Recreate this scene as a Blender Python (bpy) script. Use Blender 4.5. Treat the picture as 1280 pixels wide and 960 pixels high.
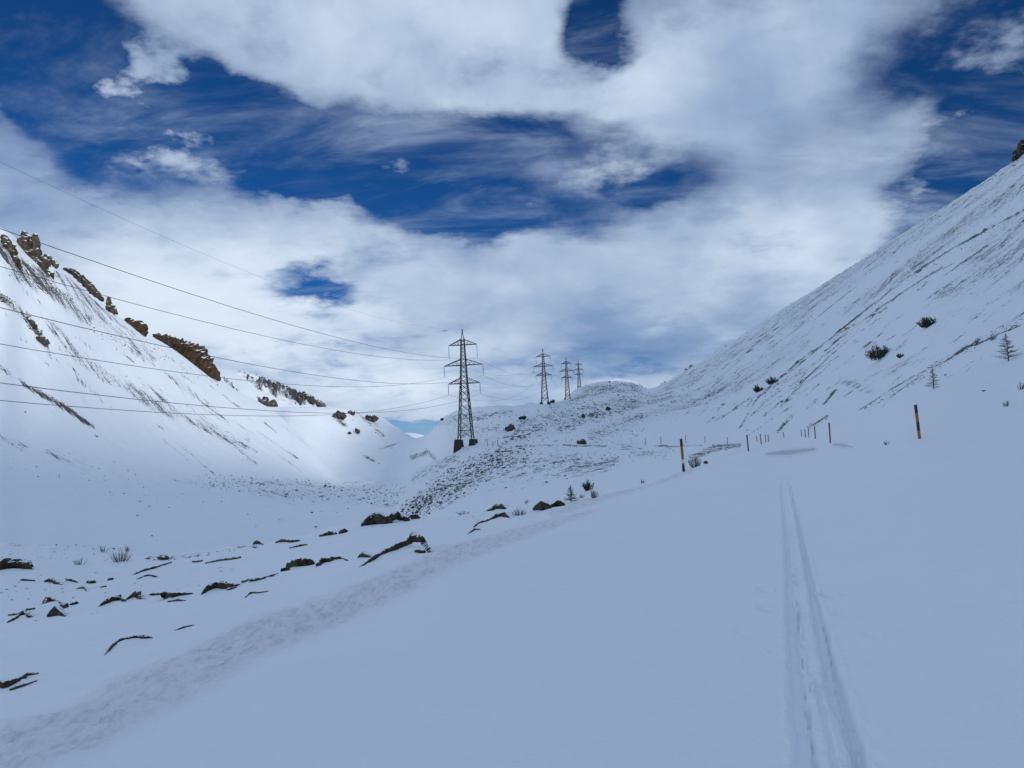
import bpy, math, random
import numpy as np
from mathutils import Vector, Matrix
random.seed(7); RNG = np.random.RandomState(7)
for o in list(bpy.data.objects): bpy.data.objects.remove(o)
SC = bpy.context.scene
COL = SC.collection

# ------------------------------------------------------------------ camera
F = 970.0                                   # focal length in photo pixels (photo is 1280 x 960)
ROLL = math.radians(2.3)
PITCH = math.atan(84.0 / F)
cp, sp, cr, sr = math.cos(PITCH), math.sin(PITCH), math.cos(ROLL), math.sin(ROLL)
FW = np.array([0, cp, sp]); U0 = np.array([0, -sp, cp]); R0 = np.array([1.0, 0, 0])
RT = cr * R0 - sr * U0; UP = sr * R0 + cr * U0
cam = bpy.data.cameras.new("camera"); camo = bpy.data.objects.new("camera", cam); COL.objects.link(camo)
camo.matrix_world = Matrix(((RT[0], UP[0], -FW[0], 0), (RT[1], UP[1], -FW[1], 0), (RT[2], UP[2], -FW[2], 0), (0, 0, 0, 1)))
cam.sensor_width = 36; cam.lens = F / 1280 * 36; cam.clip_start = 0.05; cam.clip_end = 20000
SC.camera = camo

# ------------------------------------------------------------------ sun, sky, exposure
SUN_EL = math.radians(19)
SUN_DIR = np.array([math.cos(SUN_EL) * 0.66, -math.cos(SUN_EL) * 0.751, math.sin(SUN_EL)])   # towards the sun
sun = bpy.data.lights.new("sun", 'SUN'); sun.energy = 2.0; sun.angle = math.radians(5.5); sun.color = (1.0, 0.93, 0.84)
suno = bpy.data.objects.new("sun", sun); COL.objects.link(suno)
suno.rotation_euler = Vector(SUN_DIR).to_track_quat('Z', 'Y').to_euler()
SC.view_settings.view_transform = 'Standard'; SC.view_settings.look = 'None'
SC.view_settings.exposure = 0.43; SC.view_settings.gamma = 1.0

def ray(px, py):
    """unit direction through a photo pixel"""
    x = (np.asarray(px, float) - 640) / F; y = (480 - np.asarray(py, float)) / F
    d = FW + x[..., None] * RT + y[..., None] * UP if np.ndim(x) else FW + x * RT + y * UP
    return d / np.linalg.norm(d, axis=-1, keepdims=True)
def azel(px, py):
    d = ray(px, py)
    return np.arctan2(d[..., 0], d[..., 1]), d[..., 2] / np.hypot(d[..., 0], d[..., 1])

W = bpy.data.worlds.new("World"); SC.world = W; W.use_nodes = True
def build_sky():
    nt = W.node_tree; N = nt.nodes; L = nt.links; N.clear()
    def nd(t, **k):
        n = N.new(t)
        for a, b in k.items(): setattr(n, a, b)
        return n
    def mth(op, a, b=None, c=None, clamp=False):
        n = nd('ShaderNodeMath', operation=op, use_clamp=clamp)
        for i, v in enumerate((a, b, c)):
            if v is None: continue
            if isinstance(v, (int, float)): n.inputs[i].default_value = v
            else: L.new(v, n.inputs[i])
        return n.outputs[0]
    def vm(op, a, b=None):
        n = nd('ShaderNodeVectorMath', operation=op)
        for i, v in enumerate((a, b)):
            if v is None: continue
            if isinstance(v, tuple): n.inputs[i].default_value = v
            else: L.new(v, n.inputs[i])
        return n.outputs['Value'] if op in ('LENGTH', 'DOT_PRODUCT') else n.outputs[0]
    def comb(x, y, z=0.0):
        n = nd('ShaderNodeCombineXYZ')
        for i, v in enumerate((x, y, z)):
            if isinstance(v, (int, float)): n.inputs[i].default_value = v
            else: L.new(v, n.inputs[i])
        return n.outputs[0]
    def noise(vec, scale, det=6, rough=0.55, dist=0.0, color=False):
        n = nd('ShaderNodeTexNoise'); n.inputs['Scale'].default_value = scale; n.inputs['Detail'].default_value = det
        n.inputs['Roughness'].default_value = rough; n.inputs['Distortion'].default_value = dist
        L.new(vec, n.inputs['Vector'])
        return n.outputs['Color' if color else 'Fac']
    def mr(v, a, b, c=0.0, d=1.0, smooth=True):
        n = nd('ShaderNodeMapRange'); n.interpolation_type = 'SMOOTHSTEP' if smooth else 'LINEAR'
        L.new(v, n.inputs[0])
        for i, q in zip((1, 2, 3, 4), (a, b, c, d)): n.inputs[i].default_value = q
        return n.outputs[0]
    def mix(f, a, b):
        n = nd('ShaderNodeMix', data_type='RGBA')
        for i, v in ((0, f), (6, a), (7, b)):
            if isinstance(v, (int, float)): n.inputs[i].default_value = v
            elif isinstance(v, tuple): n.inputs[i].default_value = (*v, 1)
            else: L.new(v, n.inputs[i])
        return n.outputs[2]
    tc = nd('ShaderNodeTexCoord').outputs['Generated']
    sep = nd('ShaderNodeSeparateXYZ'); L.new(tc, sep.inputs[0])
    X, Y, Z = sep.outputs
    az = mth('MULTIPLY', mth('ARCTAN2', X, Y), 57.2958)
    el = mth('MULTIPLY', mth('ARCSINE', Z), 57.2958)
    # cloud-layer coordinates: directions projected on a layer overhead
    zz = mth('ADD', mth('MAXIMUM', Z, 0.0), 0.22)
    lay = comb(mth('DIVIDE', X, zz), mth('DIVIDE', Y, zz), 0.0)
    w1 = vm('SUBTRACT', noise(lay, 1.1, 4, 0.55, 0, True), (0.5, 0.5, 0.5))
    w2 = vm('SUBTRACT', noise(lay, 3.6, 8, 0.6, 0, True), (0.5, 0.5, 0.5))
    sc1 = nd('ShaderNodeVectorMath', operation='SCALE'); L.new(w1, sc1.inputs[0]); sc1.inputs[3].default_value = 4.5
    sc2 = nd('ShaderNodeVectorMath', operation='SCALE'); L.new(w2, sc2.inputs[0]); sc2.inputs[3].default_value = 5.5
    pos = vm('ADD', vm('ADD', comb(az, el, 0.0), sc1.outputs[0]), sc2.outputs[0])
    def blob(cx, cy, rx, ry, rot, hard=0.25):
        """ellipse on the sky: centre/half-axes given as photo pixels, converted to degrees"""
        a, t = azel(cx, cy)
        n = nd('ShaderNodeMapping', vector_type='TEXTURE'); L.new(pos, n.inputs[0])
        n.inputs['Location'].default_value = (math.degrees(a), math.degrees(math.atan(t)), 0)
        n.inputs['Rotation'].default_value = (0, 0, math.radians(rot))
        n.inputs['Scale'].default_value = (rx / 17.0, ry / 17.0, 1)
        return mr(vm('LENGTH', n.outputs[0]), 1.7, hard - .15)
    def total(items):
        acc = None
        for it in items:
            v = mth('MULTIPLY', blob(*it[:5]), it[5])
            acc = v if acc is None else mth('ADD', acc, v)
        return acc
    holes = total([(40, 95, 150, 50, -8, .85), (205, 120, 160, 56, -22, 1.35), (350, 175, 110, 42, -22, 1.0), (490, 235, 120, 55, -35, 1.0),
                   (640, 165, 130, 34, -3, .72), (790, 225, 90, 40, 10, .6), (600, 255, 80, 40, 0, .75), (700, 290, 90, 26, -10, .45),
                   (751, 42, 46, 40, 0, 1.5), (1190, 235, 80, 50, 35, .85), (1250, 60, 95, 80, 20, .6), (1110, 70, 60, 50, 30, .3), (1245, 170, 60, 50, 0, .55),
                   (395, 368, 62, 20, -8, .8), (60, 60, 90, 30, 0, .3), (130, 210, 110, 30, -15, .45), (800, 470, 75, 9, 0, .2), (545, 545, 90, 14, 0, .5),
                   (680, 455, 90, 14, 5, .15)])
    fills = total([(600, 70, 360, 70, -6, .55), (820, 140, 110, 60, -20, .5), (700, 350, 420, 70, -4, .55), (230, 385, 150, 60, -15, .45), (950, 300, 160, 50, 0, .4),
                   (560, 500, 160, 40, 0, .5), (960, 30, 110, 60, 0, .4)])
    n_big = noise(lay, 1.7, 6, 0.5, 0.2)
    rotm = nd('ShaderNodeMapping'); L.new(lay, rotm.inputs[0]); rotm.inputs['Rotation'].default_value = (0, 0, math.radians(35)); rotm.inputs['Scale'].default_value = (1.0, 3.2, 1)
    n_wisp = noise(rotm.outputs[0], 3.0, 9, 0.62, 1.2)
    fld = mth('ADD', mth('SUBTRACT', fills, mth('MULTIPLY', holes, 1.45)), 0.28)
    fld = mth('ADD', fld, mth('MULTIPLY', mth('SUBTRACT', n_big, 0.5), 0.9))
    fld = mth('ADD', fld, mth('MULTIPLY', mth('SUBTRACT', n_wisp, 0.5), 0.35))
    dens = mr(fld, -0.38, 0.55)
    fine = nd('ShaderNodeMapping'); L.new(lay, fine.inputs[0]); fine.inputs['Rotation'].default_value = (0, 0, math.radians(52)); fine.inputs['Scale'].default_value = (1.0, 2.4, 1)
    veil = mth('MULTIPLY', mr(noise(fine.outputs[0], 2.2, 8, 0.62, 0.5), 0.42, 0.86), mr(noise(lay, 1.3, 3, 0.5), 0.35, 0.62, 0.45, 1.0))
    low = mr(el, 9.0, 0.5, 0.0, 0.42)
    dens = mth('MAXIMUM', dens, mth('MAXIMUM', veil, low))
    # brightness of the cloud itself: bright billows, grey-blue bases low on the right
    litn = noise(lay, 1.7, 8, 0.5, 0.3)
    bright = total([(560, 60, 300, 70, -5, .22), (820, 110, 120, 70, -20, .2), (250, 380, 160, 70, -10, .75), (520, 460, 170, 50, 0, .6), (960, 320, 130, 50, 0, .3), (430, 330, 110, 50, 0, .2)])
    dark = total([(820, 420, 190, 50, 5, .4), (700, 440, 130, 30, 0, .2), (1040, 120, 100, 150, 20, .2), (60, 260, 150, 60, 0, .3), (930, 90, 60, 50, 0, .2)])
    lit = mth('ADD', mth('SUBTRACT', bright, dark), mth('MULTIPLY', mth('SUBTRACT', litn, 0.5), 1.1))
    lit = mr(mth('ADD', mth('ADD', lit, 0.24), mth('MULTIPLY', mth('SUBTRACT', noise(pos, 0.16, 5, 0.5), 0.5), 0.9)), -0.45, 1.15)
    ccol = mix(lit, (1.5, 2.35, 3.9), (5.4, 6.15, 7.1))
    sky = nd('ShaderNodeTexSky', sky_type='NISHITA'); sky.sun_disc = False; sky.sun_elevation = SUN_EL
    sky.sun_rotation = math.atan2(SUN_DIR[0], SUN_DIR[1]); sky.altitude = 2300; sky.air_density = 1.0; sky.dust_density = 0.1; sky.ozone_density = 3.0
    deep = nd('ShaderNodeMix', data_type='RGBA', blend_type='MULTIPLY'); deep.inputs[0].default_value = 1
    L.new(sky.outputs[0], deep.inputs[6]); deep.inputs[7].default_value = (0.055, 0.235, 0.44, 1)
    final = mix(dens, deep.outputs[2], ccol)
    bg = nd('ShaderNodeBackground'); L.new(final, bg.inputs[0]); bg.inputs[1].default_value = 0.1
    out = nd('ShaderNodeOutputWorld'); L.new(bg.outputs[0], out.inputs[0])
build_sky()

# ------------------------------------------------------------------ helpers
def tag(o, label=None, cat=None, group=None, kind=None):
    if label: o['label'] = label
    if cat: o['category'] = cat
    if group: o['group'] = group
    if kind: o['kind'] = kind
    return o
def empty(name, loc, label, cat, group=None):
    o = bpy.data.objects.new(name, None); COL.objects.link(o); o.location = loc; o.empty_display_size = 0.5
    return tag(o, label, cat, group)
def mesh_obj(name, verts, faces, mat, parent=None, smooth=False):
    me = bpy.data.meshes.new(name); me.from_pydata([tuple(map(float, v)) for v in verts], [], faces); me.materials.append(mat)
    if smooth: me.polygons.foreach_set('use_smooth', [True] * len(me.polygons))
    me.update()
    o = bpy.data.objects.new(name, me); COL.objects.link(o)
    if parent: o.parent = parent
    return o

class MB:
    """collects tubes and boxes into one mesh"""
    def __init__(s): s.v = []; s.f = []
    def tube(s, p, q, r0, r1=None, n=4):
        r1 = r0 if r1 is None else r1
        p = np.array(p, float); q = np.array(q, float); d = q - p; l = np.linalg.norm(d)
        if l < 1e-9: return
        d /= l; a = np.cross(d, [0, 0, 1.0] if abs(d[2]) < .9 else [1.0, 0, 0]); a /= np.linalg.norm(a); b = np.cross(d, a)
        k = len(s.v)
        for c, r in ((p, r0), (q, r1)):
            for i in range(n):
                t = 2 * math.pi * (i + .5) / n; s.v.append(c + r * (math.cos(t) * a + math.sin(t) * b))
        for i in range(n): s.f.append((k + i, k + (i + 1) % n, k + n + (i + 1) % n, k + n + i))
        s.f.append(tuple(k + i for i in reversed(range(n)))); s.f.append(tuple(k + n + i for i in range(n)))
    def poly(s, pts, r, n=5):
        for a, b in zip(pts[:-1], pts[1:]): s.tube(a, b, r, r, n)
    def frustum(s, c, w0, w1, h):
        k = len(s.v)
        for z, w in ((0, w0), (h, w1)):
            for x, y in ((-1, -1), (1, -1), (1, 1), (-1, 1)): s.v.append(np.array(c, float) + [x * w / 2, y * w / 2, z])
        s.f += [(k, k+3, k+2, k+1), (k+4, k+5, k+6, k+7)] + [(k+i, k+(i+1) % 4, k+4+(i+1) % 4, k+4+i) for i in range(4)]
    def obj(s, name, mat, parent=None, smooth=False): return mesh_obj(name, s.v, s.f, mat, parent, smooth)

def hash2(ix, iy, seed):
    h = (ix.astype(np.int64) * 374761393 + iy.astype(np.int64) * 668265263 + seed * 982451653) & 0x7fffffff
    h = ((h ^ (h >> 13)) * 1274126177) & 0x7fffffff
    return ((h ^ (h >> 16)) & 0xffff) / 65535.0
def vnoise(x, y, seed=0):
    ix = np.floor(x); iy = np.floor(y); fx = x - ix; fy = y - iy
    fx = fx * fx * fx * (fx * (fx * 6 - 15) + 10); fy = fy * fy * fy * (fy * (fy * 6 - 15) + 10)
    a = hash2(ix, iy, seed); b = hash2(ix + 1, iy, seed); c = hash2(ix, iy + 1, seed); d = hash2(ix + 1, iy + 1, seed)
    return (a + (b - a) * fx) * (1 - fy) + (c + (d - c) * fx) * fy - 0.5
def fbm(x, y, octv=4, seed=0):
    s = 0; a = 1.0; c, q = math.cos(.6), math.sin(.6)
    for i in range(octv):
        s = s + a * vnoise(x, y, seed + i * 17); a *= .5; x, y = 2.03 * (c * x - q * y), 2.03 * (q * x + c * y)
    return s

# ------------------------------------------------------------------ terrain: profiles of the valley by bearing
# every column: bearing, then 15 stations (range, height) from the road under the camera to the far mountains
def P(px, *st):
    """stations: (r, 'y', photo row) for seen ground, (r, z) for hidden ground"""
    a, _ = azel(px, 560); out = []
    for s in st:
        if len(s) == 3:
            d0 = None; lo = px
            # row at this bearing
            row = s[2]
            for _ in range(8):
                aa, tt = azel(lo, row); lo += (a - aa) * F
                if px > 830 and s[0] > 700: row = s[2] + .636 * (px - lo)      # follow the right skyline
            out.append((s[0], float(azel(lo, row)[1]) * s[0]))
        else: out.append(s)
    return (float(a), out)
y = 'y'
cols = [
 P(0, (5,-1.65),(12,-2.4),(30,-4.5),(75,y,681),(110,-16),(150,y,668),(260,y,540),(440,y,287),(600,90),(900,80),(1100,100),(1500,80),(2400,250)),
 P(28, (5,-1.65),(12,-2.37),(30,-4.45),(74,y,683),(110,-16),(155,y,669),(270,y,548),(462,y,309),(608,83),(908,76),(1100,96),(1500,76),(2400,250)),
 P(70, (5,-1.65),(12,-2.35),(30,-4.4),(73,y,686),(110,-16),(160,y,670),(280,y,555),(490,y,333),(620,75),(920,70),(1100,90),(1500,70),(2400,250)),
 P(130, (5,-1.65),(12,-2.3),(30,-4.3),(70,y,696),(110,-17),(170,y,672),(300,y,570),(560,y,386),(700,60),(950,60),(1100,80),(1500,60),(2400,250)),
 P(200, (5,-1.65),(12,-2.2),(30,-4.1),(66,y,694),(110,-17),(185,y,664),(350,y,575),(650,y,427),(780,50),(950,50),(1100,70),(1500,60),(2400,260)),
 P(270, (5,-1.65),(12,-2.1),(30,-3.9),(62,y,687),(110,-18),(200,y,655),(400,y,585),(760,y,473),(850,40),(950,45),(1150,y,486),(1500,90),(2300,y,461)),
 P(300, (5,-1.65),(12,-2.1),(30,-3.8),(60,y,683),(110,-18),(215,y,651),(420,y,588),(800,y,490),(870,30),(970,40),(1150,y,496),(1500,90),(2300,y,463)),
 P(332, (5,-1.65),(12,-2.0),(28,-3.5),(57,y,678),(105,-18),(230,y,648),(450,y,593),(840,y,509),(880,25),(1000,32),(1180,y,509),(1500,80),(2300,y,474)),
 P(360, (5,-1.65),(12,-2.0),(28,-3.4),(54,y,672),(100,-18),(240,y,645),(470,y,598),(850,y,529),(890,y,532),(1000,y,525),(1200,y,509),(1500,70),(2300,y,488)),
 P(385, (5,-1.65),(12,-1.95),(26,-3.2),(51,y,667),(98,-18),(245,y,643),(490,y,603),(850,y,558),(890,y,557),(1000,y,540),(1200,y,509),(1500,60),(2300,y,498)),
 P(415, (5,-1.65),(12,-1.9),(25,-3.0),(48,y,659),(95,-18),(250,y,640),(500,y,608),(850,y,589),(900,y,583),(1010,y,556),(1200,y,510),(1500,40),(2300,y,514)),
 P(450, (5,-1.65),(12,-1.85),(24,-2.8),(46,y,653),(92,-18),(250,y,637),(380,y,619),(520,y,608),(850,y,594),(1060,y,555),(1250,y,513),(1500,30),(2500,80)),
 P(475, (5,-1.65),(12,-1.8),(24,-2.7),(45,y,651),(90,-18),(245,y,634),(310,y,621),(380,y,611),(700,y,600),(1020,y,565),(1270,y,521),(1500,25),(2600,60)),
 P(511, (5,-1.65),(12,-1.78),(23,-2.55),(44,y,649),(90,-18),(214,y,631),(262,y,608),(298,y,596),(480,-27),(870,y,577),(1140,y,543),(1600,0),(2800,y,541)),
 P(503, (5,-1.65),(12,-1.8),(23,-2.6),(44,y,650),(90,-18),(228,y,632),(275,y,612),(312,y,602),(520,-27),(920,y,575),(1200,y,538),(1700,5),(2800,y,541)),
 P(520, (5,-1.65),(12,-1.75),(22,-2.5),(43,y,649),(90,-18),(200,y,631),(250,y,605),(290,y,588),(450,-26),(810,y,578),(1050,y,548),(1400,0),(2800,y,542)),
 P(540, (5,-1.65),(12,-1.75),(22,-2.45),(42,y,648),(85,-18),(170,y,632),(230,y,602),(290,y,577),(430,-21),(690,y,572),(860,y,540),(1300,0),(2800,y,548)),
 P(556, (5,-1.65),(12,-1.7),(21,-2.4),(41,y,647),(82,-17),(150,y,632),(220,y,600),(290,y,570),(380,-10),(480,y,566),(640,y,522),(1000,0),(2800,0)),
 P(575, (5,-1.65),(12,-1.7),(21,-2.3),(40,y,645),(80,-16),(140,y,631),(210,y,598),(287,y,563),(350,-4),(430,y,557),(600,y,513),(900,10),(2800,0)),
 P(600, (5,-1.65),(12,-1.7),(20,-2.2),(39,y,642),(78,-15),(130,y,629),(200,y,596),(272,y,558),(320,y,557),(420,y,548),(590,y,510),(900,10),(2800,0)),
 P(640, (5,-1.65),(12,-1.65),(20,-2.1),(38,y,637),(75,-14),(118,y,625),(185,y,592),(250,y,557),(300,y,555),(410,y,540),(580,y,508),(900,15),(2800,0)),
 P(678, (5,-1.65),(12,-1.65),(20,-2.0),(37,y,632),(72,-13),(108,y,620),(170,y,588),(235,y,558),(300,y,555),(400,y,537),(570,y,508.5),(760,28),(2800,0)),
 P(690, (5,-1.65),(12,-1.65),(20,-1.95),(37,y,630),(70,-12.5),(105,y,619),(168,y,587),(232,y,558),(300,y,555),(420,y,535),(640,y,504),(860,36),(2800,0)),
 P(707, (5,-1.65),(12,-1.65),(20,-1.9),(38,y,628),(68,-12),(100,y,616),(160,y,587),(228,y,558),(290,y,555),(450,y,533),(840,y,501.5),(1000,46),(2800,0)),
 P(723, (5,-1.65),(12,-1.65),(20,-1.85),(39,y,625),(64,-11),(95,y,614),(155,y,586),(224,y,558),(285,y,555),(480,y,531),(1130,y,488),(1400,70),(2800,0)),
 P(745, (5,-1.65),(12,-1.65),(20,-1.8),(40,y,621),(60,-10),(90,y,611),(150,y,585),(220,y,558.5),(280,y,555),(500,y,529),(1200,y,479),(1400,70),(2800,0)),
 P(770, (5,-1.65),(12,-1.6),(20,-1.75),(41,y,615),(60,-8.5),(88,y,605),(140,y,582),(210,y,559),(270,y,555.5),(520,y,527),(1250,y,475.5),(1400,80),(2800,0)),
 P(797, (5,-1.65),(12,-1.6),(20,-1.7),(43,y,608),(60,-7.2),(85,y,599),(130,y,579),(200,y,559.5),(260,y,556),(550,y,523),(1250,y,477),(1400,80),(2800,0)),
 P(812, (5,-1.65),(12,-1.6),(20,-1.7),(44,y,604),(60,-6.6),(85,y,596),(128,y,577),(195,y,559.5),(250,y,556),(560,y,520),(1330,y,486),(1600,90),(2800,0)),
 P(835, (5,-1.65),(12,-1.6),(20,-1.65),(47,y,596),(62,-5.6),(85,y,591),(124,y,575),(188,y,559.5),(240,y,556),(580,y,516),(1440,y,477),(1700,100),(2800,0)),
 P(853, (5,-1.65),(12,-1.6),(20,-1.65),(50,y,589.5),(65,-4.6),(85,y,586.5),(120,y,573),(180,y,559.5),(230,y,556),(600,y,512),(1450,y,466),(1700,100),(2800,0)),
 P(900, (5,-1.65),(12,-1.6),(22,-1.62),(70,y,575),(80,-2.9),(95,y,571),(120,y,565),(160,y,558),(200,y,554),(600,y,499),(1430,y,437),(1700,120),(2800,0)),
 P(935, (5,-1.65),(12,-1.6),(25,-1.6),(95,y,563),(105,-1.9),(118,y,561.5),(135,y,558.5),(160,y,555.5),(190,y,551),(520,y,486),(1400,y,415),(1700,150),(2800,0)),
 P(985, (5,-1.65),(12,-1.58),(28,-1.55),(105,y,560.5),(118,y,559.3),(135,y,557.5),(150,y,555.5),(172,y,551.5),(200,y,545),(460,y,472),(1340,y,383),(1700,150),(2800,0)),
 P(1037, (5,-1.62),(12,-1.5),(28,-1.35),(80,y,553),(92,y,551),(105,y,547),(120,y,542),(140,y,535),(170,y,524),(400,y,448),(1250,y,350),(1600,150),(2800,0)),
 P(1095, (5,-1.6),(12,-1.42),(28,-1.1),(62,y,551),(74,y,545),(86,y,539),(100,y,530),(122,y,519),(155,y,502),(370,y,415),(1130,y,313),(1500,150),(2800,0)),
 P(1147, (5,-1.58),(12,-1.35),(28,-.8),(48,y,547),(60,y,538),(70,y,530),(85,y,519),(105,y,505),(140,y,483),(340,y,380),(1020,y,280),(1400,150),(2800,0)),
 P(1215, (5,-1.55),(12,-1.25),(26,-.65),(46,y,543),(57,y,531),(67,y,520),(82,y,506),(102,y,487),(135,y,459),(320,y,345),(930,y,237),(1300,150),(2800,0)),
 P(1280, (5,-1.5),(12,-1.15),(25,-.5),(45,y,538),(55,y,524),(65,y,511),(80,y,494),(100,y,471),(130,y,438),(300,y,312),(860,y,195),(1200,150),(2800,0)),
]
def A(deg, *st): return (math.radians(deg), list(st))
right_near = ((5,-1.45),(12,-1.05),(25,-.2),(42,1.3),(52,3.4),(62,6.5),(78,13))
outer = [
 A(-180, (5,-1.7),(12,-2),(30,-3),(70,-6),(110,-12),(170,-12),(300,0),(500,30),(700,40),(950,60),(1300,90),(1700,120),(2600,200)),
 A(-150, (5,-1.7),(12,-2.4),(30,-5),(70,-11),(110,-15),(150,-8),(240,30),(420,120),(600,110),(900,110),(1200,120),(1500,100),(2600,200)),
 A(-110, (5,-1.7),(12,-2.6),(30,-5.5),(65,-11),(95,-14),(125,-5),(200,40),(360,135),(520,110),(900,110),(1200,120),(1500,100),(2600,200)),
 A(-75, (5,-1.7),(12,-2.6),(30,-5.3),(65,-9),(95,-14),(125,-6),(200,36),(350,132),(500,110),(900,100),(1200,120),(1500,100),(2600,200)),
 A(-50, (5,-1.67),(12,-2.5),(30,-4.9),(70,-8),(100,-15),(135,-9),(220,24),(380,126),(540,100),(900,90),(1150,110),(1500,90),(2500,240)),
 A(45, *right_near, (98,24),(125,38),(290,135),(740,318),(1100,150),(2800,0)),  # unseen part of the right crest, heights shaped to throw shadow across the valley
 A(52, *right_near, (98,25),(125,41),(280,150),(640,430),(1000,150),(2800,0)),
 A(62, *right_near, (98,25),(125,41),(280,150),(600,425),(1000,150),(2800,0)),
 A(75, *right_near, (98,25),(125,41),(270,135),(560,350),(900,150),(2800,0)),
 A(90, *right_near, (98,25),(125,41),(270,125),(560,325),(900,150),(2800,0)),
 A(120, *right_near, (98,25),(125,40),(280,125),(650,370),(1000,150),(2800,0)),
 A(145, *right_near, (98,20),(125,30),(300,100),(850,370),(1200,150),(2800,0)),
 A(165, (5,-1.6),(12,-1.6),(28,-1.7),(55,-2),(70,-2),(85,-2),(110,0),(150,6),(200,12),(420,40),(1100,200),(1500,200),(2800,150)),
 A(180, (5,-1.7),(12,-2),(30,-3),(70,-6),(110,-12),(170,-12),(300,0),(500,30),(700,40),(950,60),(1300,90),(1700,120),(2600,200)),
]
cols = sorted(cols + outer, key=lambda c: c[0])

def pchip_slopes(h, d):
    m = np.zeros(h.shape[:-1] + (h.shape[-1] + 1,))
    w1 = 2 * h[..., 1:] + h[..., :-1]; w2 = h[..., 1:] + 2 * h[..., :-1]
    d0, d1 = d[..., :-1], d[..., 1:]
    ok = (d0 * d1) > 0
    with np.errstate(divide='ignore', invalid='ignore'):
        hm = (w1 + w2) / (w1 / d0 + w2 / d1)
    m[..., 1:-1] = np.where(ok, hm, 0); m[..., 0] = d[..., 0]; m[..., -1] = d[..., -1]
    return m
def pchip(xk, yk, x):
    h = np.diff(xk); d = np.diff(yk) / h; m = pchip_slopes(h, d)
    i = np.clip(np.searchsorted(xk, x) - 1, 0, len(xk) - 2); t = np.clip((x - xk[i]) / h[i], 0, 1)
    return (yk[i] * (1 + 2*t) * (1-t)**2 + h[i] * m[i] * t * (1-t)**2 + yk[i+1] * t*t * (3-2*t) + h[i] * m[i+1] * t*t * (t-1))

AZK = np.array([c[0] for c in cols])
az_f = np.radians(np.arange(-36.5, 36.5, 0.1))
AZ = np.concatenate([np.radians(np.arange(-180, -36.6, 1.2)), az_f, np.radians(np.arange(36.6, 180.01, 1.2))]); AZ[-1] = math.pi
RR = np.concatenate([[0.02, .5, 1.0, 1.5, 2.0], 1 / np.linspace(1 / 2.5, 1 / 25., 430), np.exp(np.linspace(math.log(25.4), math.log(3200), 640))])
NA, NR = len(AZ), len(RR)
KR = np.zeros((NA, 15)); KZ = np.zeros((NA, 15))
for k in range(13):
    KR[:, k+1] = np.exp(pchip(AZK, np.log([c[1][k][0] for c in cols]), AZ))
    KZ[:, k+1] = pchip(AZK, np.array([c[1][k][1] / c[1][k][0] for c in cols]), AZ) * KR[:, k+1]
def smooth_cols(arr, n):
    k = np.hanning(n + 2)[1:-1]; k /= k.sum(); return np.convolve(np.pad(arr, n // 2, 'edge'), k, 'valid')
dAZ = np.radians(.1); AU = np.arange(-math.pi, math.pi + dAZ, dAZ)
for k in range(1, 14):
    n = 61 if k <= 3 else (15 if k <= 5 else 7)
    ee = smooth_cols(np.interp(AU, AZ, KZ[:, k] / KR[:, k]), n); lr = smooth_cols(np.interp(AU, AZ, np.log(KR[:, k])), n)
    KR[:, k] = np.exp(np.interp(AZ, AU, lr)); KZ[:, k] = np.interp(AZ, AU, ee) * KR[:, k]
KR[:, 0] = 0.0; KZ[:, 0] = -1.6; KR[:, 14] = 3600; KZ[:, 14] = -50
Zg = np.zeros((NA, NR))
wb = np.clip((RR - 55) / 45, 0, 1)
for i in range(NA):
    zi = pchip(KR[i], KZ[i], RR); ei = pchip(np.log(KR[i, 2:]), KZ[i, 2:] / KR[i, 2:], np.log(RR)) * RR
    Zg[i] = zi * (1 - wb) + ei * wb
GA, GR = np.meshgrid(AZ, RR, indexing='ij')
GX = GR * np.sin(GA); GY = GR * np.cos(GA)

# soft drifts and undulation, growing with distance
amp = np.clip((GR - 60) / 400, 0, 1)
Zg += np.clip((GR - 250) / 300, 0, 1) * np.clip((1600 - GR) / 100, 0, 1) * (GX > 0) * 2.2 * fbm(GX / 22, GY / 12, 5, 93)
Zg += amp * 4.0 * fbm(GX / 90, GY / 90, 4, 3) * np.clip(1 - amp * .4, 0, 1)
Zg += np.clip((GR - 8) / 60, 0, 1) * 0.55 * fbm(GX / 14, GY / 14, 4, 11) * (1 - 0.7 * (GX > 8) * (GR < 120))
Zg += np.clip((GR - 1) / 8, 0, 1) * 0.07 * fbm(GX / 2.2, GY / 1.1, 3, 21)
with np.errstate(invalid='ignore'):
    hill = np.clip((GR - 230) / 80, 0, 1) * np.clip((1500 - GR) / 150, 0, 1) * np.clip((GX / GY + .10) / .03, 0, 1) * np.clip((.185 - GX / GY) / .03, 0, 1) * (GY > 0)
Zg += hill * (3.2 * fbm(GX / 16, GY / 16, 4, 77))
base_z = Zg.copy()

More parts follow.
